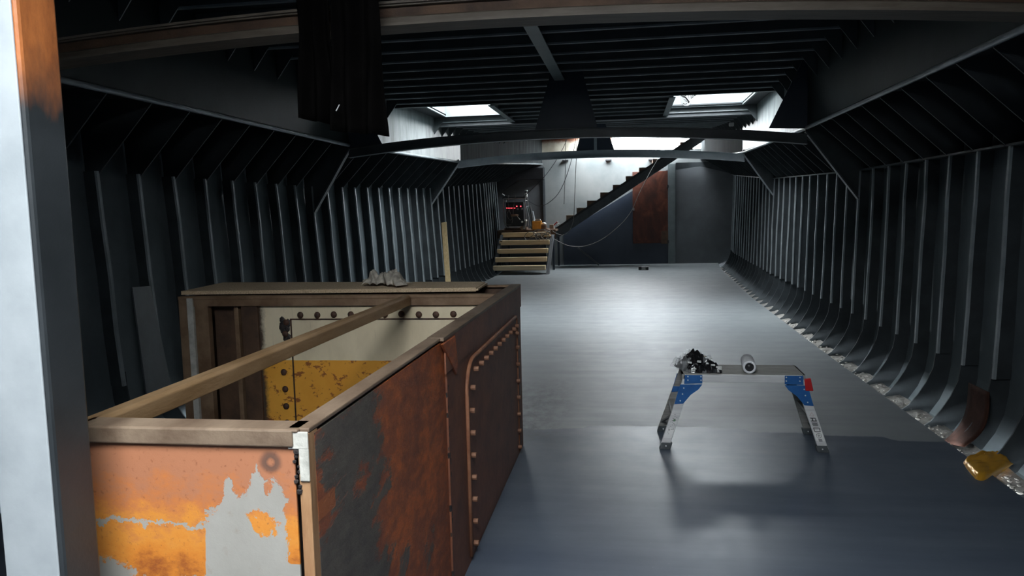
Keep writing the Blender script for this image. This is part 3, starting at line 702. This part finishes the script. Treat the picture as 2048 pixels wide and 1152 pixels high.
def crumple(name, c, size, mat, label, cat, seed, amp=.35, sub=4, freq=2.2, flat=True, parent=None, smooth=True, rot=0):
    b = MB(); bmesh.ops.create_icosphere(b.b, subdivisions=sub, radius=1)
    for v in b.b.verts:
        n = v.co.normalized()
        r = 1 + amp * noise.noise(n * freq + Vector((seed, 0, 0))) * 1.6 + amp * .6 * (abs(noise.noise(n * freq * 2.7 + Vector((0, seed, 0)))) * 2 - .5)
        q = n * r; q.x, q.y = q.x * math.cos(rot) - q.y * math.sin(rot) * 1, q.x * math.sin(rot) + q.y * math.cos(rot)
        z = q.z if not flat else max(q.z, -.55)
        v.co = Vector((c[0] + q.x * size[0], c[1] + q.y * size[1], c[2] + (z + (.55 if flat else 0)) * size[2]))
    o = b.build(name, mat, parent, smooth=smooth)
    if label: tag(o, label, cat)
    return o
# rag: folded cloth strip sheet
def cloth(name, mat, fn, nu, nv, label, cat, th=.003, parent=None):
    b = MB(); V = [[b.b.verts.new(fn(i / nu, j / nv)) for j in range(nv + 1)] for i in range(nu + 1)]
    for i in range(nu):
        for j in range(nv): b.b.faces.new((V[i][j], V[i + 1][j], V[i + 1][j + 1], V[i][j + 1]))
    o = b.build(name, mat, parent, smooth=True, solid=th)
    if label: tag(o, label, cat)
    return o
ra, rb = at(716, 574, 'z', 1.145), at(812, 571, 'z', 1.145)
def ragf(u, v):
    x = ra.x + (rb.x - ra.x) * u; y = 4.74 + .20 * v + .05 * math.sin(5 * u) + .02 * math.sin(19 * u)
    hump = .012 + .055 * math.exp(-((u - .62) / .22) ** 2) + .03 * math.exp(-((u - .15) / .13) ** 2)
    env = math.sin(math.pi * min(max(v, 0), 1)) ** .6 if 0 < v < 1 else 0
    w = abs(noise.noise(Vector((u * 7, v * 5, 3.3)))) * .06 + .011 * math.sin(34 * u + 6 * v)
    edge = .008 + .016 * abs(math.sin(u * 21 + v * 3)) * (1 - u * .8)
    return Vector((x + .012 * math.sin(11 * v + 4 * u), y, 1.1415 + edge + (hump + w) * env * min(1, 6 * (1 - u), 8 * u + .2)))
cloth('rag', M['rag'], ragf, 70, 26, 'crumpled greasy grey rag lying on the chipboard plank', 'rag')

# ------------------------------------------------------------------ step bench
BN = thing('step_bench', 'folding aluminium work platform with blue hinges on the floor', 'platform', (.73, 5.3, 0))
bx0, bx1, by0, by1, bz = .34, 1.12, 5.12, 5.44, .505
MB().box(bx0, bx1, by0 + .004, by1 - .004, bz - .012, bz).build('deck', M['alu_dull'], BN)
b = MB()
for k in range(12):
    y = by0 + .02 + k * .0255; b.box(bx0 + .01, bx1 - .01, y, y + .006, bz, bz + .003)
b.build('deck_ribs', M['alu_dull'], BN)
for y in (by0, by1):
    MB().box(bx0 + .02, bx1 - .02, y - .012, y + .012, bz - .05, bz - .001).build('rail', M['alu'] if y == by0 else M['alu_dull'], BN, bevel=.002)
MB().box(bx0, bx0 + .012, by0, by1, bz - .045, bz).build('end_cap', M['alu_dull'], BN); MB().box(bx1 - .012, bx1, by0, by1, bz - .045, bz).build('end_cap', M['alu_dull'], BN)
for s, xt, xb in ((-1, .375, .225), (1, 1.085, 1.235)):
    for y, yb in ((by0, 5.11), (by1, 5.52)):
        a_ = Vector((xt, y, bz - .03)); c_ = Vector((xb, yb, .02)); w = .062
        leg = MB().hexa([c_ + Vector((-w / 2, -.011, 0)), c_ + Vector((w / 2, -.011, 0)), c_ + Vector((w / 2, .011, 0)), c_ + Vector((-w / 2, .011, 0)),
                         a_ + Vector((-w / 2, -.011, 0)), a_ + Vector((w / 2, -.011, 0)), a_ + Vector((w / 2, .011, 0)), a_ + Vector((-w / 2, .011, 0))]).build('leg', M['alu'] if y == by0 else M['alu_dull'], BN, bevel=.002)
        f0 = Vector((xb, yb, 0))
        d_ = (a_ - c_) / (a_.z - c_.z)
        MB().hexa([f0 + Vector((-.036, -.016, 0)), f0 + Vector((.036, -.016, 0)), f0 + Vector((.036, .016, 0)), f0 + Vector((-.036, .016, 0))] +
                  [f0 + d_ * .045 + Vector((q, r_, 0)) for q, r_ in ((-.036, -.016), (.036, -.016), (.036, .016), (-.036, .016))]).build('rubber_foot', M['rubber'], leg, bevel=.003)
        b = MB(); q = f0 + d_ * .024; b.tube([q + Vector((0, -.02, 0)), q + Vector((0, -.015, 0))], .005, 8); b.build('foot_rivet', M['rivet'], leg)
        # hinge plates
        def lg(z, off): p_ = c_ + d_ * (z - .02); return Vector((p_.x + off, 0, p_.z))
        yh = y - .017 if y == by0 else y + .012
        up_ = [(xt - s * -.0 - s * .095, bz - .002), (xt - s * .095, bz - .058), (xt + s * .022, bz - .062), (xt + s * .018, bz - .002)]
        h1 = MB().prism([(x, yh, z) for x, z in up_], (0, .005, 0)).build('hinge', M['blue'], BN, bevel=.001)
        lowp = [(xt - s * .095, bz - .064), (xt - s * .070, bz - .098), (xt - s * .02, bz - .135)]
        e1, e2 = lg(bz - .195, -s * .026), lg(bz - .20, s * .030)
        lowp += [(e1.x, e1.z), (e2.x, e2.z)]
        e3 = lg(bz - .066, s * .036); lowp += [(e3.x, e3.z)]
        h2 = MB().prism([(x, yh - .0005, z) for x, z in lowp], (0, .005, 0)).build('hinge', M['blue'], BN, bevel=.001)
        if y == by0:
            rp = [(xt - s * .086, bz - .012), (xt - s * .086, bz - .036), (xt - s * .002, bz - .012), (xt - s * .002, bz - .036)]
            rl = [(lg(bz - .09, s * .005)), (lg(bz - .13, 0)), (lg(bz - .175, 0)), Vector((xt - s * .055, 0, bz - .088))]
            for h, L_, rr in ((h1, [Vector((x, 0, z)) for x, z in rp], .0045), (h2, rl, .0045)):
                for k, q in enumerate(L_):
                    b = MB(); r2 = .009 if (h is h2 and k == 3) else rr
                    b.tube([(q.x, yh - .005, q.z), (q.x, yh + .001, q.z)], r2, 10); b.build('rivet', M['rivet'] if r2 < .008 else M['blue'], h)
            # label sticker along the leg
            z0, z1 = (.075, .265)
            P = [lg(z0, -.026), lg(z0, .026), lg(z1, .026), lg(z1, -.026)]
            stck = MB().prism([(p_.x, y - .0135 - (z1 - p_.z) * (0.04 if y == by0 else 0), p_.z) for p_ in P], (0, .001, 0)).build('sticker', M['sticker'], leg)
            def mark(zc, w_, h_, m_='ink', off=0):
                b = MB(); Q = [lg(zc - h_ / 2, off - w_ / 2), lg(zc - h_ / 2, off + w_ / 2), lg(zc + h_ / 2, off + w_ / 2), lg(zc + h_ / 2, off - w_ / 2)]
                b.prism([(p_.x, y - .0145 - (z1 - p_.z) * .04, p_.z) for p_ in Q], (0, .0008, 0)); return b
            items = []
            if s > 0:
                tri = MB();
                for k in range(3):
                    a0, a1 = math.pi / 2 + k * 2.094, math.pi / 2 + (k + 1) * 2.094
                    q0 = lg(.248, 0); r0 = .016
                    p0 = Vector((q0.x + r0 * math.cos(a0), y - .0155, q0.z + r0 * math.sin(a0))); p1 = Vector((q0.x + r0 * math.cos(a1), y - .0155, q0.z + r0 * math.sin(a1)))
                    tri.bar(p0, p1, .001, .0025, (0, 1, 0))
                tri.build('sticker_print', M['pinkink'], leg)
                pr_ = MB(); pr_.b.free(); pr_.b = bmesh.new()
                def rect(zc, w_, h_, off=0):
                    Q = [lg(zc - h_ / 2, off - w_ / 2), lg(zc - h_ / 2, off + w_ / 2), lg(zc + h_ / 2, off + w_ / 2), lg(zc + h_ / 2, off - w_ / 2)]
                    pr_.prism([(p_.x, y - .0155 - (z1 - p_.z) * .04, p_.z) for p_ in Q], (0, .0008, 0))
                rect(.226, .036, .005); rect(.214, .007, .02, -.006); rect(.207, .036, .005); rect(.214, .006, .012, .014)
                for k in range(4): rect(.195 - k * .006, .038 - (k % 2) * .006, .0035)
                for w_, h_, zc, of in ((.036, .004, .162, 0), (.036, .004, .138, 0), (.004, .026, .150, -.017), (.004, .026, .150, .017)): rect(zc, w_, h_, of)
                q0 = lg(.112, 0)
                for k in range(12):
                    a0, a1 = k * math.pi / 6, (k + 1) * math.pi / 6
                    pr_.bar((q0.x + .016 * math.cos(a0), y - .0215, q0.z + .016 * math.sin(a0)), (q0.x + .016 * math.cos(a1), y - .0215, q0.z + .016 * math.sin(a1)), .001, .004, (0, 1, 0))
                pr_.bar((q0.x - .009, y - .0215, q0.z), (q0.x + .009, y - .0215, q0.z), .001, .004, (0, 1, 0)); pr_.bar((q0.x, y - .0215, q0.z - .009), (q0.x, y - .0215, q0.z + .009), .001, .004, (0, 0, 1) if False else (0, 1, 0))
                for k in range(3): rect(.088 - k * .006, .022, .003)
                pr_.build('sticker_print', M['ink'], leg)
            else:
                pr_ = MB()
                for k in range(26):
                    zc = random.uniform(.1, .24); of = random.uniform(-.018, .014)
                    Q = [lg(zc, of), lg(zc, of + random.uniform(.004, .012)), lg(zc + .002, of + .008), lg(zc + .002, of)]
                    pr_.prism([(p_.x, y - .0155 - (z1 - p_.z) * .04, p_.z) for p_ in Q], (0, .0008, 0))
                pr_.build('sticker_print', M['ink'], leg)
                mark(.2, .014, .022, off=.006).build('sticker_print', M['greenink'], leg)
    # cross brace between the pair of legs
    za = .24
    a_ = Vector((xb + (xt - xb) * .45, 5.11, za)); c_ = Vector((xb + (xt - xb) * .45, 5.48, za))
    MB().bar(a_, c_, .05, .018).build('rung', M['alu_dull'], BN, bevel=.002)
    MB().bar(a_ + Vector((0, 0, -.0)), Vector((xb + s * .0, 5.50, .08)), .02, .012).build('brace', M['alu_dull'], BN)
b = MB(); q = Vector((1.137, by0 - .02, bz - .055)); b.hexa([q + Vector(v) for v in ((-.018, -.004, -.045), (.030, -.004, -.045), (.030, .006, -.045), (-.018, .006, -.045), (-.028, -.004, .035), (.012, -.004, .040), (.012, .006, .040), (-.028, .006, .035))])
b.build('release_lever', M['red'], BN, bevel=.004)

# roller sleeve
RL = thing('paint_roller_sleeve', 'white fluffy paint roller sleeve lying on the step bench', 'paint roller', (.755, 5.24, bz))
ra_, rb_ = Vector((at(1499, 742, 'y', 5.13).x, 5.13, bz + .046)), Vector((at(1494, 722, 'y', 5.38).x, 5.38, bz + .046))
b = MB(); dd = (rb_ - ra_).normalized(); n = 28
def ring(p, r): 
    sx_ = dd.cross(Vector((0, 0, 1))).normalized(); u_ = sx_.cross(dd)
    return [p + (sx_ * math.cos(k * 2 * math.pi / n) + u_ * math.sin(k * 2 * math.pi / n)) * r for k in range(n)]
b.sweep([ring(ra_ + dd * .03, .028), ring(ra_, .029), ring(ra_, .039), ring(ra_ + dd * .007, .043), ring(rb_ - dd * .007, .043), ring(rb_, .037), ring(rb_, .027), ring(rb_ - dd * .03, .027)], cap=False)
b.build('nap', M['nap'], RL, smooth=True)
b = MB(); b.sweep([ring(ra_ + dd * .010, .0285), ring(ra_ + dd * .2, .0285)]); b.build('core', M['black'], RL, smooth=True)

# crumpled bag of brushes
BG = thing('crumpled_film_bag', 'crumpled clear and black plastic bag on the bench beside the roller', 'plastic bag', (.45, 5.22, bz))
def film(seed, cx_, cy_, lx, ly, h, mat, nm, tilt=0):
    def fn(u, v):
        a_ = noise.noise(Vector((u * 3.2 + seed, v * 3.2, seed))); c_ = abs(noise.noise(Vector((u * 8 + seed, v * 8, 1.7 * seed))))
        e = math.sin(math.pi * u) * math.sin(math.pi * v)
        x = cx_ + (u - .5) * lx + .02 * noise.noise(Vector((u * 5, v * 5 + seed, 9))) + (v - .5) * tilt
        y = cy_ + (v - .5) * ly + .02 * noise.noise(Vector((u * 5 + 3, v * 5 + seed, 4)))
        return Vector((x, y, bz + .006 + h * (.25 + .75 * e ** .5) * (.55 + .9 * a_ + .9 * c_) * (1 if e > 0 else .1)))
    b = MB(); nu = 26; V = [[b.b.verts.new(fn(i / nu, j / nu)) for j in range(nu + 1)] for i in range(nu + 1)]
    for i in range(nu):
        for j in range(nu): b.b.faces.new((V[i][j], V[i + 1][j], V[i + 1][j + 1], V[i][j + 1]))
    return b.build(nm, mat, BG)
for v in range(1):
    film(2.2, .47, 5.21, .22, .15, .075, M['blackfilm'], 'black_bag', -.05)
    film(5.6, .44, 5.26, .21, .18, .095, M['blackfilm'], 'black_bag', -.07)
    film(7.1, .44, 5.25, .25, .22, .09, M['film'], 'clear_film', -.08)
    film(9.3, .42, 5.30, .20, .18, .11, M['film'], 'clear_film', -.06)
crumple('brush_head', (.445, 5.30, bz + .07), (.06, .03, .022), M['pine_up'], None, None, 4.1, .3, 2, parent=BG)
for k in range(22):
    b = MB(); a_ = Vector((.47 + random.uniform(-.10, .11), 5.19 + random.uniform(-.08, .08), bz + random.uniform(.02, .08)))
    b.hexa([a_ + Vector(v) for v in ((0, 0, 0), (.026, 0, -.004), (.028, .010, -.002), (.002, .010, .002), (0, 0, .006), (.024, 0, .004), (.026, .010, .006), (.002, .010, .008))])
    b.build('torn_shred', M['white'], BG)


# ------------------------------------------------------------------ hanging tarpaulin on the near beam
def tarp(x0, x1, zb0, zb1, yb, seed, nm):
    def fn(u, v):                          # v=0 top, 1 bottom
        zt = 3.15; zb = zb0 + (zb1 - zb0) * u; z = zt + (zb - zt) * v
        xx0 = x0 + .035 * (1 - v); xx1 = x1 - .05 * (1 - v) ** 1.5 * 1
        x = xx0 + (xx1 - xx0) * u + .012 * noise.noise(Vector((u * 3, v * 4, seed)))
        y = yb + .035 * math.sin(u * 15 + seed + 1.5 * v) * (.3 + .7 * v) + .05 * noise.noise(Vector((u * 3 + seed, v * 3, 2)))
        return Vector((x, y, z))
    return fn
TP = thing('hanging_tarpaulin', 'black tarpaulin hanging in two flaps from the near roof beam', 'tarpaulin', (-1.4, 3.42, 2.0))
for nm, x0, x1, z0, z1, yb, sd in (('flap', at(597, 235, 'y', 3.44).x, at(678, 250, 'y', 3.44).x, at(597, 236, 'y', 3.44).z, at(678, 252, 'y', 3.44).z, 3.44, 1.3),
                                    ('flap', at(668, 270, 'y', 3.36).x, at(773, 268, 'y', 3.36).x, at(670, 262, 'y', 3.36).z, at(773, 271, 'y', 3.36).z, 3.36, 4.4)):
    fn = tarp(x0, x1, z0, z1, yb, sd, nm)
    b = MB(); nu, nv = 30, 30; V = [[b.b.verts.new(fn(i / nu, j / nv)) for j in range(nv + 1)] for i in range(nu + 1)]
    for i in range(nu):
        for j in range(nv): b.b.faces.new((V[i][j], V[i + 1][j], V[i + 1][j + 1], V[i][j + 1]))
    b.build(nm, M['tarp'], TP, smooth=True, solid=.004)
b = MB(); b.tube([at(672, 222, 'y', 3.30), at(679, 209, 'y', 3.30)], .0025, 6); b.build('cord_end', M['white'], TP)
MB().box(-1.42, -1.2, 3.34, 3.42, 3.12, 3.18).build('hanger', M['black'], TP)

# ------------------------------------------------------------------ machine corner
MC = thing('welding_machine', 'black welding machine in a tubular cage with red lamps', 'machine', (-3.07, 21.1, zp))
mx0, mx1, my0, my1 = -3.38, -2.78, 20.92, 21.45
mz1 = at(1030, 397, 'y', my0).z
MB().box(mx0 + .05, mx1 - .05, my0 + .05, my1 - .04, zp + .10, mz1 - .10).build('housing', M['black'], MC, bevel=.02)
for y in (my0, my1):
    pts_ = [(mx0 + .08, y, zp + .07), (mx0, y, zp + .25), (mx0, y, mz1 - .06), (mx0 + .06, y, mz1), (mx1 - .06, y, mz1), (mx1, y, mz1 - .06), (mx1, y, zp + .2), (mx1 - .06, y, zp + .07), (mx0 + .08, y, zp + .07)]
    MB().tube(smooth_path(pts_, 4), .014, 8).build('cage_tube', M['steel'], MC, smooth=True)
for x in (mx0, mx1): MB().tube([(x, my0, mz1 - .06), (x, my1, mz1 - .06)], .013, 8).build('cage_tube', M['steel'], MC, smooth=True)
MB().box(mx0 + .0, mx1, my0 + .02, my1, zp, zp + .06).build('plinth', M['rustdark'], MC)
MB().box(mx0 - .03, mx1 + .02, my0 + .0, my1 - .1, mz1 + .0, mz1 + .04).build('tray', M['black'], MC, bevel=.01)
led0 = None
yl = my0 + .046
for px, py, r_ in [(1013.5 + k * 3.2, 416.2, .012) for k in range(6)] + [(1033.6, 412.6, .017), (1041.4, 412.6, .017)]:
    c = at(px, py, 'y', yl); b = MB(); b.tube([(c.x, yl - .006, c.z), (c.x, yl + .006, c.z)], r_, 10); b.build('lamp', M['led'], MC)
for px in (1035.5, 1044):
    c = at(px, 418, 'y', yl); b = MB(); b.tube([(c.x, yl - .03, c.z), (c.x, yl + .004, c.z)], .028, 12); b.build('knob', M['steel'], MC)
c = at(1022, 431, 'y', my0 - .02); b = MB(); b.tube([c, c + Vector((.2, .0, 0))], [.03, .022], 10); b.build('plug', M['rail'], MC, smooth=True)
def pxpath(L_, y0, y1=None, k=5):
    n_ = len(L_); return smooth_path([at(a_, b_, 'y', y0 + ((y1 if y1 is not None else y0) - y0) * i / (n_ - 1)) for i, (a_, b_) in enumerate(L_)], k)
for L_ in ([(1017, 391), (1016, 400), (1017, 412), (1020, 425), (1024, 436), (1020, 440), (1014, 430), (1018, 420)], [(1031, 391), (1029, 402), (1027, 414), (1026, 430), (1024, 446)],
           [(1034, 432), (1038, 437), (1041, 441)], [(1014, 418), (1009, 428), (1009, 440), (1014, 449), (1022, 450)]):
    MB().tube(pxpath(L_, my0 - .03), .008, 6).build('hose', M['cable'], MC, smooth=True)
def prop(name, label, cat, loc, parts):
    r_ = thing(name, label, cat, loc)
    for nm, m_, fn in parts:
        b = MB(); fn(b); b.build(nm, M[m_], r_, bevel=.004)
    return r_
c = at(1052, 396, 'y', 21.0)
prop('spray_bottle', 'small white bottle with black band on top of the welding machine', 'bottle', (c.x, 21.0, c.z + .02), [
    ('body', 'white', lambda b: b.tube([(c.x, 21, mz1 + .04), (c.x, 21, mz1 + .12), (c.x, 21, mz1 + .15)], [.045, .045, .028], 14)),
    ('band', 'black', lambda b: b.tube([(c.x + .005, 21, mz1 + .15), (c.x + .01, 21, mz1 + .19)], .033, 14)),
    ('cap', 'white', lambda b: b.tube([(c.x + .01, 21, mz1 + .19), (c.x + .012, 21, mz1 + .225)], .038, 14))])
q0, q1 = at(1004.5, 388, 'y', 21.05), at(1009.5, 391.5, 'y', 21.05)
prop('marker_stick', 'short white stick leaning at the corner of the machine tray', 'stick', (q0.x, 21.05, mz1 + .04), [('shaft', 'white', lambda b: b.tube([q0, q1 + Vector((.0, 0, 0))], .018, 8)), ('grip', 'black', lambda b: b.tube([q1, (q1.x + .10, 21.05, mz1 + .045)], .02, 8))])
# leaning channel bars
for k, (a_, c_, m_, lb) in enumerate(((((1054, 413), (1064, 458), 'tie2', 'grey steel bar leaning tight against the welding machine')), ((1058, 412), (1067, 458), 'tie2', 'second grey steel bar leaning beside the welding machine'),
                                      ((1061, 411), (1070, 455), 'black', 'black bar leaning between the grey bars and orange tool box'), ((1065, 423), (1071, 450), 'tie2', 'short grey bar leaning above the orange tool box'))):
    p0, p1 = at(*a_, 'y', 21.35), at(*c_, 'y', 21.0); p1.z = max(p1.z, zp)
    b = MB(); b.bar(p0, p1, .045, .03); b.bar(p0 + Vector((.0, .02, 0)), p1 + Vector((0, .02, 0)), .02, .04); tag(b.build('leaning_bar', M[m_]), lb, 'bar', 'bars leaning by the welding machine')
c = at(1074, 459, 'y', 20.85)
prop('orange_tool_box', 'orange tool box with a wire handle on the landing', 'tool box', (c.x, 20.9, zp), [
    ('body', 'orange_box', lambda b: b.box(c.x - .125, c.x + .11, 20.84, 21.05, zp, zp + .21)),
    ('lid', 'orange_box', lambda b: b.box(c.x - .13, c.x + .115, 20.835, 21.055, zp + .20, zp + .235)),
    ('handle', 'steel', lambda b: b.tube([(c.x - .06, 20.94, zp + .235), (c.x - .04, 20.94, zp + .28), (c.x + .07, 20.94, zp + .28), (c.x + .11, 20.94, zp + .22)], .01, 6))])
c2 = at(1048, 455, 'y', 20.84)
prop('angle_grinder', 'grey and white angle grinder standing before the machine', 'power tool', (c2.x, 20.84, zp), [
    ('body', 'steel', lambda b: b.tube([(c2.x - .01, 20.84, zp + .03), (c2.x + .03, 20.84, zp + .12), (c2.x + .05, 20.84, zp + .24)], [.05, .035, .03], 12)),
    ('guard', 'rimtop', lambda b: b.tube([(c2.x - .05, 20.82, zp + .055), (c2.x - .05, 20.86, zp + .055)], .055, 16)),
    ('collar', 'white', lambda b: b.tube([(c2.x + .05, 20.84, zp + .24), (c2.x + .052, 20.84, zp + .28)], .038, 12)),
    ('switch', 'white', lambda b: b.box(c2.x - .07, c2.x - .02, 20.81, 20.84, zp + .20, zp + .245)),
    ('holder', 'black', lambda b: b.box(c2.x - .10, c2.x + .02, 20.84, 20.88, zp + .13, zp + .29))])
c3 = at(1087, 449, 'y', 20.95)
crumple('white_cloth_bundle', (c3.x, 20.98, zp + .12), (.07, .05, .045), M['white'], 'small white bundle behind the orange tool box', 'cloth', 3.0, .3, 3)
prop('hose_drum', 'dark drum under the white bundle beside the tool box', 'drum', (c3.x, 20.98, zp), [('drum', 'rustdark', lambda b: b.tube([(c3.x, 20.98, zp), (c3.x, 20.98, zp + .12)], .09, 16))])
c4 = at(1110, 446, 'y', 21.3)
prop('red_clamp', 'small red and white clamp resting on the foot of the steel stairs', 'clamp', (c4.x, 21.5, zp), [
    ('jaw', 'red', lambda b: b.bar((c4.x - .09, 21.52, zp + .06), (c4.x + .04, 21.52, zp + .19), .03, .03)),
    ('jaw', 'white', lambda b: b.tube([(c4.x + .02, 21.52, zp + .17), (c4.x + .07, 21.52, zp + .2), (c4.x + .09, 21.52, zp + .15), (c4.x + .04, 21.52, zp + .13)], .014, 8)),
    ('base', 'rag', lambda b: b.box(c4.x - .17, c4.x - .05, 21.46, 21.56, zp, zp + .12))])
# cables
def cable(L_, y0, y1, label, m_='cable', r_=.008):
    tag(MB().tube(pxpath(L_, y0, y1), r_, 6).build('cable', M[m_], smooth=True), label, 'cable', 'cables hanging from the far hatch')
cable([(1131, 262), (1131, 322), (1129.5, 370), (1128, 408)], 20.6, 20.6, 'dark cable hanging straight in front of the lug beside the door frame rib', 'darkcable')
cable([(1141, 262), (1120, 308), (1090, 352), (1060, 382), (1045, 395)], 20.6, 20.95, 'dark cable sloping down to the top of the welding machine', 'darkcable')
cable([(1154, 262), (1145, 312), (1130, 360), (1115, 389), (1095, 407), (1078, 412), (1062, 405), (1052, 398)], 20.7, 21.0, 'dark cable sagging in a deep curve to the machine', 'darkcable')
cable([(1155, 262), (1152, 330), (1149, 400), (1147, 437), (1140, 460), (1127, 470), (1113, 467), (1104, 461)], 20.5, 20.7, 'grey cable dropping straight then looping up onto the landing')
cable([(1316, 318), (1300, 345), (1278, 388), (1263, 422), (1240, 450), (1205, 478), (1170, 492), (1140, 492), (1115, 482), (1102, 474)], 21.3, 20.6, 'long grey cable sagging from the stairs across the navy wall')
k_ = 0
for (cx_, cy_, rx_, ry_, ph) in ((1062, 475, 12, 11, .3), (1072, 482, 15, 12, 1.), (1068, 484, 13, 11, 2.), (1083, 474, 12, 9, 3.), (1092, 470, 11, 8, 4.), (1080, 466, 14, 7, 5.), (1095, 478, 9, 13, .9), (1088, 464, 13, 6, 2.2)):
    L_ = [(cx_ + rx_ * math.cos(ph + a_ * .7) * (1 + .1 * math.sin(a_ * 1.7)), cy_ + ry_ * math.sin(ph + a_ * .7) * (1 + .12 * math.cos(a_))) for a_ in range(10)]
    if k_ == 0: root_c = thing('cable_heap', 'tangled heap of grey cable loops hanging over the top pine steps', 'cable', tuple(at(1080, 475, 'y', 20.3)))
    MB().tube(pxpath(L_, 20.35 - .03 * k_ * .5, 20.45 - .02 * k_), .010, 6).build('cable_loop', M['cable'], root_c, smooth=True); k_ += 1

# bitt on the floor
c = at(1287, 540, 'z', 0)
prop('floor_sheave', 'small black double roller on the bare floor before the navy wall', 'fairlead', (c.x, c.y, 0), [
    ('base', 'black', lambda b: b.box(c.x - .12, c.x + .12, c.y - .06, c.y + .06, 0, .02)),
    ('roller', 'black', lambda b: b.tube([(c.x - .13, c.y, .055), (c.x - .05, c.y, .055)], [.055, .04], 14)),
    ('roller', 'black', lambda b: b.tube([(c.x + .05, c.y, .055), (c.x + .13, c.y, .055)], [.04, .055], 14)),
    ('axle', 'black', lambda b: b.tube([(c.x - .06, c.y, .055), (c.x + .06, c.y, .055)], .02, 10))])

# pine lath leaning on the left frames
a_ = at(896.5, 566, 'x', -3.46); c_ = at(888, 445, 'x', -3.62)
b = MB(); b.bar(a_, c_, .10, .03, (0, 1, 0)); tag(b.build('pine_lath', M['pine_up'], bevel=.002), 'pale pine lath standing upright against the hull frames', 'plank')
# dark plate leaning on left hull
b = MB(); P = [at(262, 575, 'x', -3.62), at(298, 572, 'x', -3.62), at(345, 800, 'x', -3.50), at(292, 800, 'x', -3.50)]
b.prism(P, (.012, 0, 0)); tag(b.build('leaning_plate', M['tie']), 'dark steel plate leaning on the hull behind the tank', 'plate')

# rusty curved plate in the bilge
def cp(u, v):
    a0 = at(1885, 885, 'x', 2.17); a1 = at(1928, 893, 'x', 2.17); b0 = at(1938, 765, 'x', 2.36); b1 = at(1978, 785, 'x', 2.36)
    p0 = a0.lerp(a1, u); p1 = b0.lerp(b1, u); p_ = p0.lerp(p1, v); p_.x += .05 * math.sin(math.pi * v) * (1) ; p_.z -= .045 * math.sin(math.pi * v)
    return p_
cloth('rusty_plate', M['brownplate'], cp, 6, 14, 'dark brown rusty plate curved into the bilge by the golden bag', 'plate', .01)
# golden bag
g = at(1975, 925, 'z', -.02)
def gb(u, v):
    P = [at(1918, 915, 'z', .02), at(1958, 965, 'z', .02), at(2028, 912, 'z', .03), at(1985, 893, 'z', .03)]
    p_ = P[0].lerp(P[1], u).lerp(P[3].lerp(P[2], u), v)
    e = min(1, 5 * math.sin(math.pi * u) * math.sin(math.pi * v) + .0)
    p_.z = -.02 + .05 * e * (.7 + .6 * abs(noise.noise(Vector((u * 2.5, v * 2.5, 2.))))) + .010 * abs(noise.noise(Vector((u * 6, v * 6, 5.))))
    return p_
cloth('golden_bag', M['gold'], gb, 26, 26, 'crumpled shiny golden yellow bag lying at the floor edge', 'bag', .002)

# pale dust and chips in the bilge gap
for s, X_, nm in ((1, XR, 'dust'), ):
    b = MB(); ys_ = [3 + .12 * k for k in range(160)]
    V = []
    for y in ys_:
        if y > 22: break
        row = []
        for k in range(6):
            x = X_(y) - .40 + k * .052
            row.append(b.b.verts.new((x, y, -.085 + .018 * noise.noise(Vector((x * 9, y * 5, 0))) + .028 * (k / 5) ** 2)))
        V.append(row)
    for r0, r1 in zip(V, V[1:]):
        for k in range(5): b.b.faces.new((r0[k], r0[k + 1], r1[k + 1], r1[k]))
    for k in range(420):
        y = 3.6 + random.random() ** 1.3 * 8; x = X_(y) - .34 + random.random() * .18; r_ = random.uniform(.004, .016)
        bmesh.ops.create_icosphere(b.b, subdivisions=1, radius=r_, matrix=Matrix.Translation((x, y, -.065 + .012 * random.random())) @ Matrix.Rotation(random.random() * 3, 4, 'Z') @ Matrix.Diagonal((1.4, 1, .6, 1)))
    tag(b.build('bilge_debris', M['dust']), 'pale dust and paint chips lying in the bilge gap along the floor edge', 'debris', kind='stuff')

# hanging white emblem at the skylight
yE = 10.86
def E(px, py): return at(px, py, 'y', yE)
outl = [(1357.5, 175), (1358, 184), (1360, 195), (1361, 203), (1364, 208.5), (1369, 211.5), (1376, 211.5), (1382, 208), (1387, 203), (1391, 196), (1394, 188), (1395.5, 175)]
EM = thing('hanging_emblem', 'white shield shaped cloth banner with black brush drawing hung in the skylight', 'sign', tuple(E(1376, 190)))
MB().prism([E(*p_) for p_ in outl], (0, .006, 0)).build('banner', M['banner'], EM, bevel=.002)
b = MB()
for L_, w_ in (([(1361, 189), (1364, 192), (1368, 193), (1372, 196), (1375, 200), (1378, 204), (1376, 205.5)], .012), ([(1370, 192), (1373, 187), (1377, 185.5), (1383, 185.3), (1388, 188), (1390.5, 192)], .014),
               ([(1371, 190), (1377, 189), (1384, 188), (1390, 191)], .009), ([(1377, 190), (1378, 197)], .003), ([(1381, 189), (1382, 198)], .003), ([(1385, 189), (1383, 197)], .008), ([(1388, 190), (1385, 196)], .006),
               ([(1372, 198), (1367, 199.5)], .004), ([(1374, 200), (1369, 202)], .004), ([(1370, 195.5), (1365, 196)], .004), ([(1376, 202.5), (1371, 203.5)], .004), ([(1366, 207), (1370, 208.5), (1374, 207.2)], .006)):
    P = [E(*p_) - Vector((0, .006, 0)) for p_ in L_]
    b.tube(smooth_path(P, 4) if len(P) > 2 else P, w_ * .7, 6)
b.build('drawing', M['ink'], EM)
MB().box(E(1362, 180).x, E(1391, 180).x, yE + .001, yE + .005, E(1362, 182).z, E(1362, 182).z + .16).build('hanging_strap', M['banner'], EM)
# scrap of white on tie beam
c = at(1462, 249, 'y', A1)
b = MB(); b.box(c.x - .02, c.x + .03, A1 - .02, A1 + .02, c.z - .02, c.z + .02); tag(b.build('paper_scrap', M['white'], bevel=.006), 'tiny white scrap of paper lying on the dark tie beam', 'paper')
